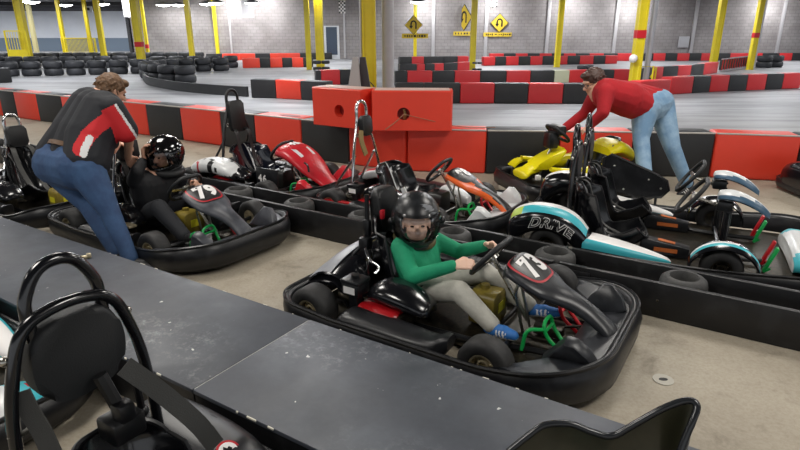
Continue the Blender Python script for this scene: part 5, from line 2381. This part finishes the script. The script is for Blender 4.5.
petrol_kart(kE, None, '98', LR=-.84, sx=-.12, sw=.25, sh=.38, tankm=M['tank_dark'], fairm=M['orange_body'], nosem=M['white_body'], stripe=M['white_body'], bump_m=M['plastic'], cowl=False,
            fair_kw=dict(sub_mats=[M['decal_black']], paint=paint_or, red_ring=False, pm=M['decal_black'], num_size=.14))
add_hoop(kE, 0, -.60, M['chrome'], top=1.03, wid=.085, padw=.075, padh=.19, padz=.80, low_w=.25)
b = MB()
b.strap([(-.56, -.15, .78), (-.54, -.17, .68), (-.52, -.13, .55)], .06, .012, (0, 1, 0))
b.build('tan_belt', M['tan_strap'], kE)
for s in (-1, 1):
    b = MB()
    tab = [(.05, .16, .05, .04), (.1, .17, .07, .07), (.25, .15, .08, .07), (.36, .12, .05, .04)]
    b.loft([ringx(x, s * .33, z, hy, hz, 3, 24) for x, z, hy, hz in dense(tab, 4)])
    b.build('white_splitter', M['white_body'] if s > 0 else M['red_body'], kE, 50)
b = MB()
b.box((.05, -.3, .25), (.04, .02, .2), rot=Matrix.Rotation(R(-30), 3, 'Y'))
b.build('white_stripe_panel', M['white_body'], kE)
b = MB()
b.box((-.55, -.52, .17), (.5, .05, .03), bev=.006)
b.build('red_side_rail', M['red_engine'], kE)
b = MB()
tab = [(-.95, .17, .05, .03), (-.9, .2, .1, .05), (-.7, .26, .11, .05), (-.5, .24, .08, .04), (-.44, .22, .04, .02)]
b.loft([ringx(x, .34, z, hy, hz, 3, 24) for x, z, hy, hz in dense(tab, 4)])
o = b.build('rear_fairing', [M['white_body'], M['decal_red']], kE, 50)
for p in o.data.polygons:
    p.material_index = 1 if mnoise.noise(p.center * 9) > .1 else 0

kF = empty('twin_seat_kart', (1.95, 4.42, 0), R(-25), 'two-seat black, white and teal kart with a lettered rear pod at right', 'kart')
electric_kart(kF, seats=(-.33, .33), W=.745, LF=1.31, LR=-.92, word='DRIVE', guard=True, fx=.20, hz0=-.02, tophoop=.99)

kH = kart_root('go_kart', -.975, .685, 'near black kart with the big grey headrest pad at lower left')
electric_kart(kH, seats=(0,), W=.555, LF=.98, LR=-.96, ring_logo=True, tophoop=1.095, hz0=.09, pod='black', belts=False, visor_top=M['gloss'], visor_m=M['plastic'])
inv = (Matrix.Translation(kH.location) @ Matrix.Rotation(LANE, 4, 'Z')).inverted()
b = MB()
bb = inv @ atk(122, 424, 1.62)
b.box(bb, (.09, .10, .07), bev=.012)
b.box(bb + V((.02, .0, .05)), (.05, .05, .06), bev=.01)
b.sphere(bb + V((-.02, .075, -.01)), .02, n=12, m=8)
b.tube([bb, bb + V((-.02, .075, -.01)), bb + V((-.0, .06, .10))], .012, 8)
b.tube([bb + V((0, 0, .05)), bb + V((-.03, -.02, .16))], .02, 8)
b.build('buckle_box', M['satin'], kH)
b = MB()
b.strap([inv @ atk(*q) for q in ((124, 366, 1.52), (140, 377, 1.54), (168, 398, 1.58), (198, 424, 1.62), (216, 446, 1.66))], .052, .006, (inv.to_3x3() @ (ray(160, 390).cross(V((1, 0, -.8))))), smooth=4)
b.build('diagonal_belt', M['strap'], kH)
b = MB()
b.strap([inv @ atk(*q) for q in ((20, 392, 1.44), (30, 412, 1.45), (42, 432, 1.46), (54, 458, 1.47))], .05, .006, inv.to_3x3() @ V((1, .1, 0)), smooth=4)
b.build('hanging_belt', M['strap'], kH)

kK = kart_root('go_kart', -3.16, .68, 'kart with white and teal nose cut off at the left edge')
electric_kart(kK, seats=(0,), W=.555, LF=.80, LR=-.9)

kG = empty('go_kart', (1.87, 6.12, 0), R(197), 'small yellow kart beside the far barrier, facing left', 'kart')


def kid_kart(root):
    add_bumper(root, .66, -.62, .46, M['plastic'], zf=.2, zs=.17, zr=.17, rf=.16)
    b = MB()
    b.box((0, 0, .07), (1.1, .6, .014))
    b.build('floor_tray', M['dark_metal'], root)
    for x, y, nm, w in ((.36, -.36, 'front_wheel', .1), (.36, .36, 'front_wheel', .1), (-.42, -.36, 'rear_wheel', .12), (-.42, .36, 'rear_wheel', .12)):
        add_wheel(root, x, y, .12, w, nm, 'dark_metal')
    add_seat(root, -.2, 0, .15, h=.42, zb=.1)
    add_steering(root, .20, 0, .60, .13, 40, col_to=V((.4, 0, .12)))
    b = MB()
    b.box((.27, 0, .54), (.1, .14, .16), bev=.02)
    b.box((.22, .02, .64), (.09, .22, .10), bev=.03)
    b.build('steering_pad', M['satin'], root)
    b = MB()
    rr_ = [(.10, .03), (.13, .06), (.15, .10), (.13, .105)]
    for (hw, out) in ((.11, [(.52, .27), (.44, .30), (.30, .40), (.17, .47), (.14, .44), (.20, .34), (.34, .26)]),):
        b.prism(out, hw * 2, Matrix.Translation((0, hw, 0)) @ Matrix.Rotation(PI / 2, 4, 'X'), bev=.025)
    b.loft([ringx(x, 0, z, hy, hz, 3, 20) for x, z, hy, hz in dense([(.34, .28, .06, .03), (.5, .25, .10, .035), (.58, .22, .14, .03), (.60, .2, .1, .015)], 4)])
    b.build('front_fairing', M['yellow_body'], root, 40)
    for s in (-1, 1):
        b = MB()
        rows = []
        for q in range(17):
            a = R(35 + 115 * q / 16)
            rows.append([(.36 + .16 * math.cos(a), s * (.29 + .14 * j / 5), .13 + .15 * math.sin(a)) for j in range(6)])
        b.grid(rows, .016)
        f = b.build('front_fender', M['yellow_body'], root, 60)
        b = MB()
        b.loft([ringx(x, s * .28, z, hy, hz, 3, 20) for x, z, hy, hz in dense([(-.46, .25, .04, .04), (-.4, .27, .08, .09), (-.1, .25, .08, .07), (.15, .27, .05, .035), (.42, .315, .03, .02)], 5)])
        o = b.build('side_pod', [M['yellow_body'], M['satin']], root, 50)
        for p in o.data.polygons:
            p.material_index = 1 if (p.center.z < .2) else 0
    b = MB()
    b.loft([ringx(x, 0, z, hy, hz, 3, 24, crown=.02) for x, z, hy, hz in dense([(-.6, .34, .14, .03), (-.56, .40, .2, .06), (-.42, .46, .22, .06), (-.3, .42, .18, .04)], 5)])
    b.build('rear_cowl', M['yellow_body'], root, 50)
    b = MB()
    for y in (-.12, -.05, .02):
        b.box((.686, y, .13), (.006, .035, .035))
    b.build('pale_mark', M['decal_white'], root, 0)
    b = MB()
    b.box((.56, .30, .25), (.05, .04, .05), bev=.01)
    b.build('pale_lamp', M['decal_white'], root)


kid_kart(kG)
kG.scale = (1.08,) * 3

# dark kart tail at the right edge
p = atz(796, 199)
kJ = empty('go_kart', (p.x + .42, p.y + .02, 0), R(0), 'rounded black kart tail cut off by the right edge near the red block', 'kart')
add_bumper(kJ, .45, -.40, .48, M['plastic'], zf=.14, zs=.13, zr=.14, rf=.2)
b = MB()
b.loft([ringx(x, 0, z, hy, hz, 2.8, 36) for x, z, hy, hz in dense([(-.42, .18, .26, .07), (-.40, .19, .33, .12), (-.3, .215, .38, .145), (0, .22, .4, .15), (.3, .2, .36, .12), (.42, .16, .3, .06)], 6)])
b.build('rear_pod', M['gloss'], kJ, 50)
b = MB()
b.box((-.395, -.12, .22), (.03, .09, .10), bev=.012)
b.box((-.395, .12, .22), (.03, .09, .10), bev=.012)
b.build('tail_lamp', mat('grey_lens', '#8a8c8e', .2), kJ)

# spare moulded seat on the near pit wall
sp = lane(0, 0)
sroot = empty('spare_seat', atk(618, 440, 1.66) * 1.0, 0, 'olive-black moulded bucket seat standing on the pit wall at bottom right', 'seat')
sl = sroot.location.copy()
sl.z = DK_H
sroot.location = sl
mw = Matrix.Translation(-sl)
ctl = [(508, 452, 1.66), (528, 436, 1.66), (545, 425, 1.66), (570, 424, 1.655), (592, 432, 1.65), (612, 436, 1.64), (635, 424, 1.62), (660, 410, 1.60), (680, 402, 1.59), (692, 401, 1.58), (697, 407, 1.57), (693, 420, 1.56), (686, 436, 1.56), (680, 452, 1.56)]
rim = spline([atk(*c) for c in ctl], 5)
cen = sl + V((0, 0, 0))
rows = []
for q in range(15):
    f_ = q / 14
    row_ = []
    for i, pnt in enumerate(rim):
        base = V((sl.x + (pnt.x - sl.x) * (1 - .35 * f_), pnt.y + (-.2 * f_ ** 1.6) + .02 * math.sin(f_ * PI), 0))
        z = pnt.z + (DK_H + .012 - pnt.z) * (1 - (1 - f_) ** 1.5)
        row_.append(V((base.x, base.y * 1.0, z)))
    rows.append(row_)
b = MB()
b.grid(rows, .012)
b.build('seat_shell', mat('olive_black_seat_plastic', '#2e2d20', .3, var=.5, var_hex='#4a4733', scale=6, coat=.3), sroot, 60, mw)
b = MB()
b.tube(rim, .010, 8)
b.build('rolled_rim', mat('seat_rim_black', '#222427', .25), sroot, 60, mw)

# floor litter and a floor socket
p = atz(663, 381)
b = MB()
b.lathe([(0, .006), (.05, .0065), (.05, .009), (0, .009)], None, 20)
o = b.build('floor_patch', mat('pale_filler', '#b5b1a6', .7), None)
o.location = (p.x, p.y, 0.001)
tag(o, 'pale filler patch with dark hole in the floor at lower right', 'patch')
b = MB()
b.lathe([(0, .009), (.016, .009), (.016, .0105), (0, .0105)], Matrix.Diagonal(V((1.4, .8, 1, 1))), 16)
b.build('hole', M['decal_black'], o)
# debris on the deck near the polo man's feet
p = atz(79, 260, DK_H)
b = MB()
b.tube([(-.07, 0, .012), (-.03, .0, .012), (.0, .006, .014), (.05, .0, .012)], [.009, .012, .010, .014], 8)
b.box((.06, .01, .018), (.03, .03, .03), bev=.006)
o = b.build('metal_fitting', M['alu'], None)
o.location = (p.x, p.y, DK_H)
o.rotation_euler = (0, 0, .5)
tag(o, 'small pale metal fitting lying on the pit wall deck', 'fitting')

# ------------------------------------------------------------------ people
polo_man()
sweater_man()
boy(kB)
driver(kA)

# ------------------------------------------------------------------ light
w = bpy.data.worlds.new('hall')
SC.world = w
w.use_nodes = True
w.node_tree.nodes['Background'].inputs['Color'].default_value = (.93, .96, 1, 1)
w.node_tree.nodes['Background'].inputs['Strength'].default_value = .55


def area(x, y, z, sx, sy, power, col=(1, .97, .93), aim=None):
    l = bpy.data.lights.new('ceiling_light', 'AREA')
    l.shape = 'RECTANGLE'
    l.size = sx
    l.size_y = sy
    l.energy = power
    l.color = col
    o = bpy.data.objects.new('ceiling_light', l)
    COL.objects.link(o)
    o.location = (x, y, z)
    if aim:
        o.rotation_euler = (V(aim) - V((x, y, z))).to_track_quat('-Z', 'Y').to_euler()
    return o


for x in (-7.5, -2.5, 2.5, 7.5):
    for y in (1.0, 5.0, 9.5):
        area(x, y, CEIL - .06, 1.2, 1.2, 62, (1, .96, .90))
for x in (-22, -13, -4, 5, 14, 23):
    for y in (15, 22, 29, 35):
        area(x, y, CEIL - .06, 1.6, 1.6, 190, (.95, .97, 1))
for x in (-45, -36, -28, -20):
    area(x, 50, CEIL - .3, 3, 3, 800, (.95, .97, 1))
# lamps washing the block wall
for px in (225, 262, 425, 495, 575, 640, 780):
    x = ray(px, 10).x * (WALL_Y - 1.6) / ray(px, 10).y
    area(x, WALL_Y - 1.6, CEIL - .15, .5, .5, 90, (1, 1, 1), (x, WALL_Y, 2.6))

SC.view_settings.view_transform = 'Standard'
SC.view_settings.look = 'None'
SC.view_settings.gamma = 1.0
SC.view_settings.exposure = 0.48
